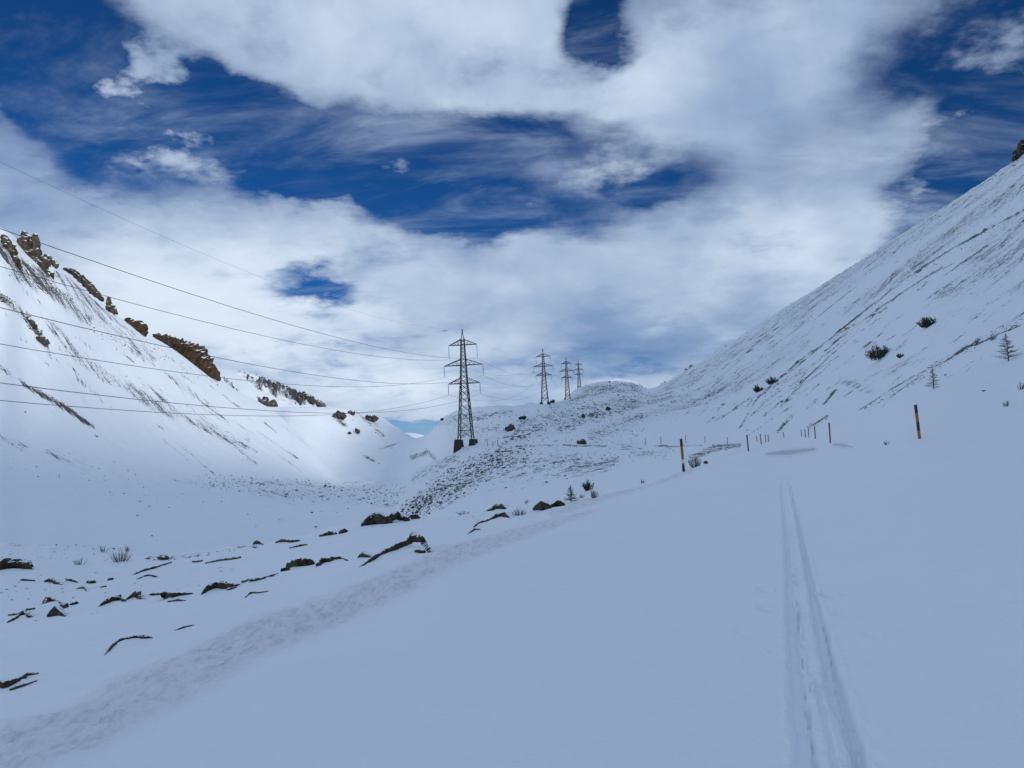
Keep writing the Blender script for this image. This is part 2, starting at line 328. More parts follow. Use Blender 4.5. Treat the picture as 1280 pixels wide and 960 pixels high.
def project(X, Yc, Z):
    p = np.stack([X, Yc, Z], -1); f = p @ FW
    f = np.where(f < 0.05, np.nan, f)
    return 640 + F * (p @ RT) / f, 480 - F * (p @ UP) / f
def hit(px, py, rmin=0.0):
    """first terrain point seen through a photo pixel"""
    a, t = azel(px, py); a = float(a); t = float(t)
    i = int(np.clip(np.searchsorted(AZ, a) - 1, 0, NA - 2)); w = (a - AZ[i]) / (AZ[i+1] - AZ[i])
    prof = base_z[i] * (1-w) + base_z[i+1] * w; e = prof / RR
    j = np.nonzero((e >= t) & (RR > max(rmin, 1.5)))[0]
    if len(j) == 0:
        j = int(np.argmax(np.where(RR > max(rmin, 1.5), e, -9))); r = RR[j]; return np.array([r*math.sin(a), r*math.cos(a), prof[j]])
    j = j[0]; r = RR[j]
    if j > 0 and e[j] != e[j-1]:
        q = np.clip((t - e[j-1]) / (e[j] - e[j-1]), 0, 1); r = RR[j-1] + (RR[j] - RR[j-1]) * q
    return np.array([r * math.sin(a), r * math.cos(a), t * r])
def ground_z(x, yy):
    a = math.atan2(x, yy); r = math.hypot(x, yy)
    i = int(np.clip(np.searchsorted(AZ, a) - 1, 0, NA - 2)); j = int(np.clip(np.searchsorted(RR, r) - 1, 0, NR - 2))
    wa = (a - AZ[i]) / (AZ[i+1] - AZ[i]); wr = (r - RR[j]) / (RR[j+1] - RR[j])
    g = Zg
    return (g[i, j]*(1-wa) + g[i+1, j]*wa)*(1-wr) + (g[i, j+1]*(1-wa) + g[i+1, j+1]*wa)*wr

PX, PY = project(GX, GY, base_z)
def seg_paint(poly, X, Yc, scale_w=True):
    """distance to a polyline in units of its local half width"""
    best = np.full(X.shape, 99.0)
    for (x0, y0, w0), (x1, y1, w1) in zip(poly[:-1], poly[1:]):
        dx, dy = x1 - x0, y1 - y0; t = np.clip(((X - x0)*dx + (Yc - y0)*dy) / (dx*dx + dy*dy), 0, 1)
        w = w0 + (w1 - w0) * t
        best = np.minimum(best, np.hypot(X - x0 - t*dx, Yc - y0 - t*dy) / w)
    return best
earth = np.zeros_like(Zg); ice = np.zeros_like(Zg)
def paint(arr, poly, strength, r0=0, r1=1e9, soft=1.0):
    xs = [p[0] for p in poly]; ys = [p[1] for p in poly]; m = max(p[2] for p in poly) * (1 + soft)
    with np.errstate(invalid='ignore'):
        sel = (PX > min(xs) - m) & (PX < max(xs) + m) & (PY > min(ys) - m) & (PY < max(ys) + m) & (GR > r0) & (GR < r1)
    d = seg_paint(poly, PX[sel], PY[sel])
    v = np.clip(1 - (d - 1 + soft*.5) / soft, 0, 1) * strength if soft else (d < 1) * strength
    arr[sel] = np.maximum(arr[sel], v)

# icy road shoulder
paint(ice, [(-80,985,42),(0,945,36),(100,915,33),(160,880,35),(240,843,27),(320,798,25),(420,762,21),(500,728,17),(560,697,14),(620,677,10),(700,652,6),(735,641,2.5),(760,634,.6)], 1, 0, 60, .7)
paint(ice, [(690,643,4),(760,619,6.5),(820,602,5),(864,589,2.5)], 1.0, 0, 70, .8)
paint(ice, [(958,568,2),(985,566,5),(1018,562,3)], 2.0, 50, 130, 1.6)
paint(ice, [(1042,556,2),(1052,557,3.5),(1066,560,1)], 1.7, 40, 130, 1.4)
# thin cover on the slopes: where earth and stones come through
E = lambda poly, s, r0, r1, soft=1.0: paint(earth, poly, s, r0, r1, soft)
# right mountain: long rills down the fall line
for poly, s in [
  ([(925,535,1.3),(945,500,1.3),(1000,450,1.2),(1060,410,1.3),(1110,385,1)], 1.0), ([(975,510,1),(1010,470,1.2),(1060,425,1),(1100,398,1)], .9),
  ([(1000,455,1.3),(1060,405,1.5),(1130,350,1.5),(1200,305,1.5),(1290,258,1.5)], .95), ([(1180,345,1.3),(1230,310,1.3),(1290,270,1)], 1.1),
  ([(1040,430,2),(1100,385,2),(1160,345,1.5),(1190,330,1.5)], .8), ([(1140,330,10),(1200,285,12),(1290,225,14)], .56), ([(1060,390,8),(1130,340,10)], .5),
  ([(1072,514,1),(1120,483,1.6),(1180,452,2),(1240,415,1.8),(1290,385,1.5)], 1.05), ([(1110,500,1.4),(1150,470,1.8),(1200,440,1.8),(1290,400,1.3)], .95), ([(1125,510,1),(1150,495,1.3)], 1.0),
  ([(1030,505,2),(1045,488,2)], .95), ([(972,540,2),(990,520,2)], .95), ([(1010,535,2),(1035,520,2)], .85), ([(938,520,1.5),(965,495,1)], .9),
  ([(1230,330,30),(1290,290,40)], .48), ([(1180,365,14),(1270,350,22)], .47), ([(1100,470,6),(1150,445,6)], .55), ([(1090,490,5),(1050,475,5)], .5),
  ([(830,490,10),(900,450,12),(980,400,14),(1100,320,14),(1200,255,12),(1290,195,14)], .46), ([(850,500,10),(930,475,14),(1000,430,14)], .38),
  ([(740,545,8),(820,515,10),(900,490,10),(960,470,8)], .46), ([(700,535,8),(760,515,9),(840,492,8)], .5)]:
    E([(a, b, w * (.7 if w < 3 else 1)) for a, b, w in poly], s * (.92 if poly[0][2] < 3 else 1), 130, 2000)
rs = np.random.RandomState(12)
for k in range(300):                                   # many short rills
    x0 = rs.uniform(860, 1285); top = 462 - .636 * (x0 - 860); y0 = top + rs.uniform(6, max(20, (530 - top) * .85)); L = rs.uniform(4, 26) if k % 5 else rs.uniform(20, 60); sl = rs.uniform(.62, .85)
    E([(x0, y0, rs.uniform(.4, .8)), (x0 - L, y0 + L * sl, .5)], rs.uniform(.45, .85), 130, 2000, 1.6)
for k in range(75):
    x0 = rs.uniform(-20, 330); top = 285 + .685 * x0; y0 = top + rs.uniform(12, 130); L = rs.uniform(10, 60); sl = rs.uniform(.62, .85)
    if y0 < 560: E([(x0, y0, .7), (x0 + L, y0 + L * sl, rs.uniform(.7, 1.5))], rs.uniform(.5, .85), 130, 900)
# left mountain
for poly, s in [
  ([(-5,365,4),(20,385,6),(40,405,6),(58,430,4)], 1.0), ([(-5,455,2.5),(30,480,3),(60,498,4),(90,515,3),(118,535,1.5)], .95),
  ([(60,400,8),(100,450,8),(150,480,9),(200,510,8),(260,535,6),(310,560,4)], .62), ([(100,370,10),(150,410,10),(190,450,8)], .6), ([(10,340,10),(60,360,10),(110,400,8)], .75),
  ([(70,345,8),(100,365,10),(140,390,6)], .7), ([(180,480,2.5),(230,522,3),(290,555,2.5),(320,580,2)], .8), ([(220,480,2),(270,515,2),(320,545,2)], .6), ([(0,310,10),(20,330,12),(50,350,14)], .9),
  ([(200,600,5),(260,603,6),(320,602,7),(400,605,9),(500,612,12)], .42), ([(60,565,5),(110,585,6)], .45), ([(-5,545,5),(30,560,6)], .55), ([(320,618,8),(420,622,10),(490,628,10)], .42)]:
    E(poly, s, 130, 900)
# far peak: dark ribs running down from its crest
for k in range(26):
    t = k / 25; x0 = 292 + 100 * t; y0 = 463 + (508 - 463) * max(0, (x0 - 297) / 108) ** 1.05; L = rs.uniform(12, 34)
    E([(x0, y0, rs.uniform(.8, 2.2)), (x0 + L, y0 + L * rs.uniform(.55, .8), rs.uniform(.8, 1.8))], rs.uniform(.75, 1.3) * (1 if t > .3 else .7), 1500, 3000)
for poly, s in [([(345,482,4),(375,494,5),(402,507,4)], 1.15), ([(315,476,5),(350,492,8),(380,502,6)], .8), ([(278,470,1.5),(300,495,2)], .7), ([(325,500,3),(345,507,2)], 1.0)]:
    E(poly, s, 1500, 3000)
# second spur and valley floor
for poly, s in [([(445,515,1.5),(480,545,1.5)], .8), ([(420,520,5),(430,530,5)], .8), ([(455,570,2),(475,580,1.5)], .8), ([(515,572,4),(535,565,3),(545,575,3)], .8), ([(475,562,2),(500,552,1.5)], .6), ([(350,530,2),(390,560,2)], .4), ([(470,540,2),(490,560,2)], .5)]:
    E(poly, s, 500, 2000)
# pylon knoll, hills behind
for poly, s in [([(510,640,16),(560,610,26),(600,585,22),(640,566,12)], .42), ([(540,635,8),(575,608,9),(600,590,8)], .5), ([(640,590,22),(700,585,20),(760,580,14)], .46), ([(520,600,8),(570,572,6)], .5),
  ([(625,562,5),(640,545,12),(690,525,12),(760,510,12),(820,498,8)], .47), ([(735,490,8),(770,485,9),(800,484,7)], .52), ([(690,510,5),(730,495,5)], .55), ([(548,530,6),(575,522,6),(640,515,5)], .5), ([(570,545,8),(620,535,8)], .42),
  ([(640,545,3),(655,528,4),(670,525,3)], .8), ([(640,558,1.2),(700,557,1),(760,558,1)], .6), ([(818,558,.8),(850,558,.9),(880,557,.8)], .8), ([(865,572,4),(895,560,5),(925,556,2.5)], .8), ([(780,560,6),(830,572,8)], .42)]:
    E(poly, s, 66, 1400)
earth *= np.clip(1.02 + .9 * fbm(GX / 11, GY / 5, 3, 83), .55, 1.35)
earth *= np.where(GR > 1400, np.clip(1.0 + 1.6 * fbm(GX / 28, GY / 60, 3, 87), .2, 1.6), 1)
# the lower left rock field
for poly, s in [([(0,682,4),(60,684,5),(120,684,4)], .55), ([(150,700,4),(240,694,4),(320,683,3)], .65), ([(0,700,8),(60,702,7)], .3)]:
    E(poly, s, 25, 130)
far_gate = np.clip((GR - 110) / 60, 0, 1)
earth += far_gate * np.where(GX > 0.07 * GY, .34, .24)

with np.errstate(invalid='ignore', divide='ignore'):
    U = GX / np.maximum(GY, 1)
fall = np.where(GX > 0, np.clip((U - .14) / .08, 0, 1), np.clip((-.12 - U) / .06, 0, 1)) * np.clip((GR - 120) / 60, 0, 1)
# relief that follows the exposed ground, the shoulder's crust, the ski ruts
lump = fbm(GX / 3.0, GY / 3.0, 4, 31); rid = fbm(GX / 9.0, GY / 1.6, 3, 37)
Zg += np.minimum(earth, 1) * np.clip((GR - 70) / 350, 0, 1) * (1.5 * np.maximum(lump, -.1) + .8 * rid)
rk = 1 - np.abs(fbm(GX / 16, GY / 10, 4, 51)) * 2
Zg += np.where(GR > 1500, np.clip(earth - .3, 0, 1) * 38 * (rk - .6), 0)
crust = fbm(GX / .33, GY / .14, 4, 41)
Zg += np.minimum(ice, 1) * 0.07 * crust * np.clip(GR / 6, .5, 1.4) + ice * .02
def ground_line(pts): return [tuple(hit(a, b)[:2]) + (w,) for a, b, w in pts]
near = GR < 70
ruts = [([(1012,985,.065),(1008,940,.06),(998,868,.055),(991,800,.05),(987,740,.045),(984,690,.04),(980,640,.04),(977,612,.03),(978,596,.025)], .05),
        ([(1080,985,.05),(1068,935,.05),(1046,865,.062),(1028,795,.06),(1020,760,.05),(1011,718,.045),(1003,677,.04),(993,630,.035),(987,605,.03),(985,588,.025)], .075),
        ([(1022,975,.012),(1016,920,.014),(1008,868,.014),(1003,820,.012),(997,768,.010),(992,715,.008)], .022),
        ([(1074,980,.014),(1064,918,.016),(1052,870,.015),(1036,800,.014),(1029,770,.012)], .02),
        ([(1048,975,.02),(1036,920,.02),(1020,850,.018)], .015)]
for pts, dep in ruts:
    g = ground_line(pts)
    for k in range(len(g) - 1): pass
    d = seg_paint(g, GX[near], GY[near])
    jag = 1 + .4 * fbm(GX[near] / .12, GY[near] / .35, 4, 61)
    cut = np.clip((1.05 * jag - d) / .4, 0, 1); rim = np.exp(-((d - 1.5) / .4) ** 2)
    dep = dep * np.clip((46 - GR[near]) / 34, .1, 1)
    Zg[near] += -dep * cut * (1 + .15 * fbm(GX[near] / .05, GY[near] / .05, 2, 5)) + .012 * rim * (.7 + 1.8 * fbm(GX[near] / .05, GY[near] / .08, 3, 71))
for (a, b, w, dep) in [(955,738,.05,.08),(957,762,.05,.08),(1035,744,.05,.09),(1055,770,.055,.09),(1090,794,.04,.05),(963,812,.03,.02),(1083,915,.04,.03),(1086,945,.04,.03),(925,790,.04,.02),(1030,755,.05,.03)]:
    c = hit(a, b); q = (GR > 2) & (np.hypot(GX - c[0], GY - c[1]) < 1)
    d = np.hypot((GX[q] - c[0]) / (w * 1.1), (GY[q] - c[1]) / (w * 1.8))
    Zg[q] += -dep * np.clip(1.4 - d, 0, 1) + .15 * dep * np.exp(-((d - 1.8) / .4) ** 2)
base_z = Zg
for cx, cy, lpx in [(72,768,24),(28,770,28),(140,753,32),(170,746,24),(222,745,36),(274,734,46),(160,803,56),(22,854,50),(375,707,34),(412,702,36),(500,688,80),(322,724,40),(64,752,20)]:
    c = hit(cx, cy + 3); L = lpx / F * np.hypot(c[0], c[1]); q = (np.hypot(GX - c[0], GY - c[1]) < 3 * L) & (GR > 2)
    dx = GX[q] - c[0]; dy = GY[q] - c[1]; Zg[q] += .11 * L * np.exp(-(dx / (.42 * L)) ** 2 - (dy / (.55 * L)) ** 2)

# ------------------------------------------------------------------ materials
def new_mat(name):
    m = bpy.data.materials.new(name); m.use_nodes = True; nt = m.node_tree
    return m, nt, nt.nodes['Principled BSDF']
def N_(nt, t, ins=None, **k):
    n = nt.nodes.new(t)
    for a, b in k.items(): setattr(n, a, b)
    for a, b in (ins or {}).items():
        if isinstance(b, bpy.types.NodeSocket): nt.links.new(b, n.inputs[a])
        else: n.inputs[a].default_value = b
    return n
def noise_(nt, vec, scale, det=5, rough=.6): return N_(nt, 'ShaderNodeTexNoise', {'Vector': vec, 'Scale': scale, 'Detail': det, 'Roughness': rough}).outputs['Fac']
def math_(nt, op, a, b=0.0, clamp=False): return N_(nt, 'ShaderNodeMath', {0: a, 1: b}, operation=op, use_clamp=clamp).outputs[0]
def mixc(nt, f, a, b, blend='MIX'):
    n = nt.nodes.new('ShaderNodeMix'); n.data_type = 'RGBA'; n.blend_type = blend
    for i, v in ((0, f), (6, a), (7, b)):
        if isinstance(v, bpy.types.NodeSocket): nt.links.new(v, n.inputs[i])
        elif isinstance(v, tuple): n.inputs[i].default_value = (*v, 1)
        else: n.inputs[i].default_value = v
    return n.outputs[2]
def step_(nt, v, a, b, c=0.0, d=1.0): return N_(nt, 'ShaderNodeMapRange', {0: v, 1: a, 2: b, 3: c, 4: d}, interpolation_type='SMOOTHSTEP').outputs[0]

def snow_ground():
    m, nt, b = new_mat("snow_ground")
    geo = N_(nt, 'ShaderNodeNewGeometry').outputs['Position']
    ea = N_(nt, 'ShaderNodeAttribute', attribute_name='earth').outputs['Fac']
    ic = N_(nt, 'ShaderNodeAttribute', attribute_name='ice').outputs['Fac']
    fa = N_(nt, 'ShaderNodeAttribute', attribute_name='fall').outputs['Fac']
    sx = N_(nt, 'ShaderNodeSeparateXYZ', {0: geo}).outputs[0]
    right = N_(nt, 'ShaderNodeMapping', {'Vector': geo, 'Rotation': (0, 0, math.radians(4)), 'Scale': (.30, 1.3, .30)}).outputs[0]
    left = N_(nt, 'ShaderNodeMapping', {'Vector': geo, 'Rotation': (0, 0, math.radians(-14)), 'Scale': (.12, .7, .12)}).outputs[0]
    nr = noise_(nt, right, 1.0, 6, .65); nl = noise_(nt, left, 1.0, 6, .65)
    sel = step_(nt, sx, 0.0, 60.0)
    streak = N_(nt, 'ShaderNodeMix', {0: sel, 2: nl, 3: nr}).outputs[0]
    speck = N_(nt, 'ShaderNodeMix', {0: fa, 2: noise_(nt, geo, .55, 6, .66), 3: noise_(nt, geo, 1.1, 6, .72)}).outputs[0]
    big = noise_(nt, geo, .035, 3, .5)
    f = N_(nt, 'ShaderNodeMix', {0: math_(nt, 'MULTIPLY', fa, .5), 2: speck, 3: streak}).outputs[0]
    f = math_(nt, 'ADD', f, math_(nt, 'MULTIPLY', math_(nt, 'SUBTRACT', big, .5), .22))
    thr = math_(nt, 'SUBTRACT', f, math_(nt, 'SUBTRACT', .74, math_(nt, 'MULTIPLY', ea, .235)))
    mask = step_(nt, thr, -.012, .03)
    thin = step_(nt, thr, -.10, .05, 0.0, .18)           # half-buried ground greys the snow round it
    var = noise_(nt, geo, .35, 4, .6)
    snow = mixc(nt, var, (.785, .855, .93), (.85, .905, .955))
    ground = mixc(nt, noise_(nt, geo, 2.1, 4), (.018, .018, .019), (.075, .07, .065))
    part = math_(nt, 'MULTIPLY', mask, step_(nt, ea, .3, .9, .72, .97))
    c = mixc(nt, math_(nt, 'MAXIMUM', part, thin), snow, ground)
    g2 = N_(nt, 'ShaderNodeMapping', {'Vector': geo, 'Rotation': (0, 0, math.radians(-17)), 'Scale': (5.5, 2.2, 5)}).outputs[0]
    icn = step_(nt, noise_(nt, g2, 1.6, 8, .75), .28, .56)
    icol = mixc(nt, icn, (.52, .53, .61), (.84, .85, .91))
    icol = mixc(nt, step_(nt, ic, 1.3, 1.8), icol, (.50, .51, .59))
    icm = math_(nt, 'MULTIPLY', ic, step_(nt, math_(nt, 'ADD', math_(nt, 'MULTIPLY', ic, .8), math_(nt, 'MULTIPLY', noise_(nt, N_(nt, 'ShaderNodeMapping', {'Vector': geo, 'Rotation': (0, 0, math.radians(-17)), 'Scale': (1.6, .5, 1)}).outputs[0], 1.0, 6, .7), 1.1)), .62, 1.25), True)
    c = mixc(nt, math_(nt, 'MULTIPLY', icm, .85), c, icol)
    nt.links.new(c, b.inputs['Base Color'])
    b.inputs['Roughness'].default_value = .55; b.inputs['Specular IOR Level'].default_value = .25
    g3 = N_(nt, 'ShaderNodeMapping', {'Vector': geo, 'Rotation': (0, 0, math.radians(20)), 'Scale': (.6, 2.2, 1)}).outputs[0]
    h = math_(nt, 'ADD', math_(nt, 'MULTIPLY', noise_(nt, g3, 1.2, 7, .6), .08), math_(nt, 'MULTIPLY', noise_(nt, geo, 34., 4, .6), .010))
    h = math_(nt, 'ADD', h, math_(nt, 'MULTIPLY', math_(nt, 'MULTIPLY', noise_(nt, g2, 3.0, 5, .7), icm), .06))
    h = math_(nt, 'ADD', h, math_(nt, 'MULTIPLY', mask, .25))
    bp = N_(nt, 'ShaderNodeBump', {'Height': h, 'Strength': .6, 'Distance': 1.0}); nt.links.new(bp.outputs[0], b.inputs['Normal'])
    return m
def rock_mat(name, c0, c1, scale, snow=0.0, lichen=None, snow_scale=1.0):
    m, nt, b = new_mat(name)
    geo = N_(nt, 'ShaderNodeNewGeometry'); pos = geo.outputs['Position']
    st = N_(nt, 'ShaderNodeMapping', {'Vector': pos, 'Scale': (1, 1, .45)}).outputs[0]
    n = noise_(nt, st, scale, 7, .68)
    c = mixc(nt, step_(nt, n, .33, .68), c0, c1)
    if lichen: c = mixc(nt, step_(nt, noise_(nt, pos, scale * .6, 5, .6), .52, .62), c, lichen)
    if snow:
        nz = N_(nt, 'ShaderNodeSeparateXYZ', {0: geo.outputs['True Normal']}).outputs[2]
        s = math_(nt, 'ADD', nz, math_(nt, 'MULTIPLY', math_(nt, 'SUBTRACT', noise_(nt, pos, scale * snow_scale, 4), .5), .9))
        c = mixc(nt, step_(nt, s, 1.0 - snow, 1.08 - snow), c, (.82, .85, .91))
    nt.links.new(c, b.inputs['Base Color']); b.inputs['Roughness'].default_value = .85; b.inputs['Specular IOR Level'].default_value = .2
    bp = N_(nt, 'ShaderNodeBump', {'Height': n, 'Strength': .8, 'Distance': .6 / scale}); nt.links.new(bp.outputs[0], b.inputs['Normal'])
    return m
def plain(name, c0, c1, scale=3.0, rough=.6, metal=0.0):
    m, nt, b = new_mat(name); tc = N_(nt, 'ShaderNodeTexCoord').outputs['Object']
    c = mixc(nt, noise_(nt, tc, scale, 5), c0, c1); nt.links.new(c, b.inputs['Base Color'])
    b.inputs['Roughness'].default_value = rough; b.inputs['Metallic'].default_value = metal
    return m
M_SNOW = snow_ground()
M_ROCK = rock_mat("boulder_stone", (.012, .011, .010), (.10, .075, .05), 5.0, .20, (.05, .055, .022))
M_ROCKG = rock_mat("mossy_stone", (.014, .016, .010), (.07, .07, .035), 5.0, .05, (.05, .06, .02))
M_CRAG = rock_mat("crag_stone", (.02, .017, .014), (.12, .10, .078), .5, .36, (.075, .066, .05), 1.2)
M_CRAGB = rock_mat("brown_crag_stone", (.02, .015, .010), (.085, .058, .034), .5, .24, (.05, .035, .018), 1.2)
M_FARROCK = rock_mat("far_crag_stone", (.02, .019, .018), (.12, .105, .09), .3, .3, None, 1.5)
M_STEEL = plain("galvanised_steel", (.018, .019, .021), (.042, .044, .048), 2.0, .7, 0.0)
M_TIP = plain("rusty_red_paint", (.07, .045, .042), (.10, .06, .055), 3.0)
M_CONC = plain("dark_concrete", (.02, .019, .018), (.05, .046, .042), 1.5, .9)
M_WIRE = plain("weathered_conductor", (.06, .062, .066), (.09, .092, .096), 1.0, .5, .4)
M_INS = plain("glass_insulator", (.12, .13, .14), (.2, .21, .22), 6.0, .3)
M_BLACK = plain("black_paint", (.012, .012, .012), (.03, .03, .03), 9.0)
M_ORANGE = plain("orange_paint", (.27, .10, .012), (.38, .16, .022), 7.0)
M_WHITE = plain("white_paint", (.6, .6, .6), (.75, .75, .75), 7.0)
M_REDWOOD = plain("faded_red_paint", (.16, .05, .03), (.26, .09, .05), 7.0)
M_BARK = plain("bark", (.035, .025, .018), (.09, .065, .045), 20.0, .9)
M_TWIG = plain("bare_twig", (.06, .045, .032), (.14, .11, .08), 20.0, .9)
M_NEEDLE = plain("dark_needles", (.012, .020, .012), (.04, .055, .028), 14.0, .8)
M_BIRD = plain("bird_plumage", (.01, .01, .01), (.03, .03, .03), 10.0)

# ------------------------------------------------------------------ terrain mesh
def build_terrain():
    nv = NA * NR; co = np.stack([GX, GY, Zg], -1).reshape(-1, 3).astype(np.float32)
    i = np.arange(NA - 1)[:, None]; j = np.arange(NR - 1)[None, :]
    a = (i * NR + j).ravel(); b = ((i + 1) * NR + j).ravel()
    loops = np.stack([a, a + 1, b + 1, b], -1).astype(np.int32); nf = len(loops)
    me = bpy.data.meshes.new("snow_ground"); me.vertices.add(nv); me.vertices.foreach_set('co', co.ravel())
    me.loops.add(nf * 4); me.loops.foreach_set('vertex_index', loops[:, ::-1].ravel())
    me.polygons.add(nf); me.polygons.foreach_set('loop_start', np.arange(0, nf * 4, 4, dtype=np.int32))
    me.polygons.foreach_set('use_smooth', np.ones(nf, dtype=bool)); me.update()
    for nm, arr in (('earth', earth), ('ice', ice), ('fall', fall)):
        at = me.attributes.new(nm, 'FLOAT', 'POINT'); at.data.foreach_set('value', arr.reshape(-1).astype(np.float32))
    me.materials.append(M_SNOW); me.validate()
    o = bpy.data.objects.new("snow_ground", me); COL.objects.link(o); o['kind'] = 'structure'
    if me.polygons[nf // 2].normal.z < 0: me.flip_normals()
build_terrain()

# ------------------------------------------------------------------ rocks
def spine_rock(spines, mat, depth=1.25, jag=.22, step=3.0, ring=9, dist=None, seedn=0, sink=.25):
    """a rock modelled as a run of uneven cross-sections along each spine; returns verts, faces about its own base point"""
    rng = np.random.RandomState(seedn + 100); V = []; Fc = []
    mid = spines[0][len(spines[0]) // 2]; ref = hit(mid[0], mid[1] + mid[2] * .7); D = float(ref @ FW) if dist is None else dist; follow = dist is None
    for sp_ in spines:
        pts = []
        for p, q in zip(sp_[:-1], sp_[1:]):
            n = max(1, int(math.hypot(q[0]-p[0], q[1]-p[1]) / step))
            for k in range(n):
                t = k / n; pts.append([p[c] + (q[c] - p[c]) * t for c in range(3)])
        pts.append(list(sp_[-1]))
        if len(sp_) == 1: pts = [[sp_[0][0] - sp_[0][2] * .6, sp_[0][1] + .2 * sp_[0][2], sp_[0][2] * .7], list(sp_[0]), [sp_[0][0] + sp_[0][2] * .6, sp_[0][1] + .3 * sp_[0][2], sp_[0][2] * .7]]
        f, l = pts[0], pts[-1]
        e0 = np.array(pts[0][:2]) - np.array(pts[1][:2]); e0 = e0 / (np.linalg.norm(e0) + 1e-6) * f[2] * .8
        e1 = np.array(pts[-1][:2]) - np.array(pts[-2][:2]); e1 = e1 / (np.linalg.norm(e1) + 1e-6) * l[2] * .8
        pts = [[f[0] + e0[0], f[1] + e0[1], f[2] * .25]] + pts + [[l[0] + e1[0], l[1] + e1[1], l[2] * .25]]
        base = len(V); wob = rng.uniform(-1, 1, ring) * jag * .8
        Ds = []
        for a, b, w in pts:
            if not follow: Ds.append(D); continue
            h_ = float(hit(a, b + w * .6) @ FW); Ds.append(h_ if D / 1.3 < h_ < D * 1.3 else (Ds[-1] if Ds else D))
        Ds = np.convolve(np.pad(Ds, 2, 'edge'), np.ones(5) / 5, 'valid')
        for k, (a, b, w) in enumerate(pts):
            D = Ds[k]
            ta = pts[min(k+1, len(pts)-1)]; tb = pts[max(k-1, 0)]
            t2 = np.array([ta[0]-tb[0], -(ta[1]-tb[1])]); t2 = t2 / (np.linalg.norm(t2) + 1e-6)
            c = ray(a + rng.uniform(-.25, .25) * w * jag, b) ; c = c * D / (c @ FW)
            n1 = RT * (-t2[1]) + UP * t2[0]; n2 = np.array([FW[0], FW[1], 0]); n2 /= np.linalg.norm(n2)
            rw = w * D / F * (1 + rng.uniform(-jag, jag) * .8)
            dd = max(rw * depth, min(.5 * rw * depth + .15 * D / F * 4, rw * 3))
            for i in range(ring):
                th = 2 * math.pi * i / ring; j = 1 + wob[i] + rng.uniform(-jag, jag) * .7
                s, co = math.sin(th), math.cos(th)
                s = math.copysign(abs(s) ** .8, s); co = math.copysign(abs(co) ** .8, co)
                V.append(c + j * (n1 * s * rw + n2 * co * dd))
        m = len(pts)
        for k in range(m - 1):
            for i in range(ring):
                a = base + k*ring + i; b = base + k*ring + (i+1) % ring
                Fc += [(a, b, b + ring), (a, b + ring, a + ring)] if (k + i) % 2 else [(a, b, a + ring), (b, b + ring, a + ring)]
        Fc.append(tuple(base + i for i in reversed(range(ring)))); Fc.append(tuple(base + (m-1)*ring + i for i in range(ring)))
    V = np.array(V); org = V.mean(0); org[2] = V[:, 2].min()
    return V - org, Fc, org
def rock(name, spines, label, cat, mat=None, group=None, **k):
    V, Fc, org = spine_rock(spines, mat, **k)
    o = mesh_obj(name, V, Fc, mat or M_ROCK); o.location = org; tag(o, label, cat, group); return o

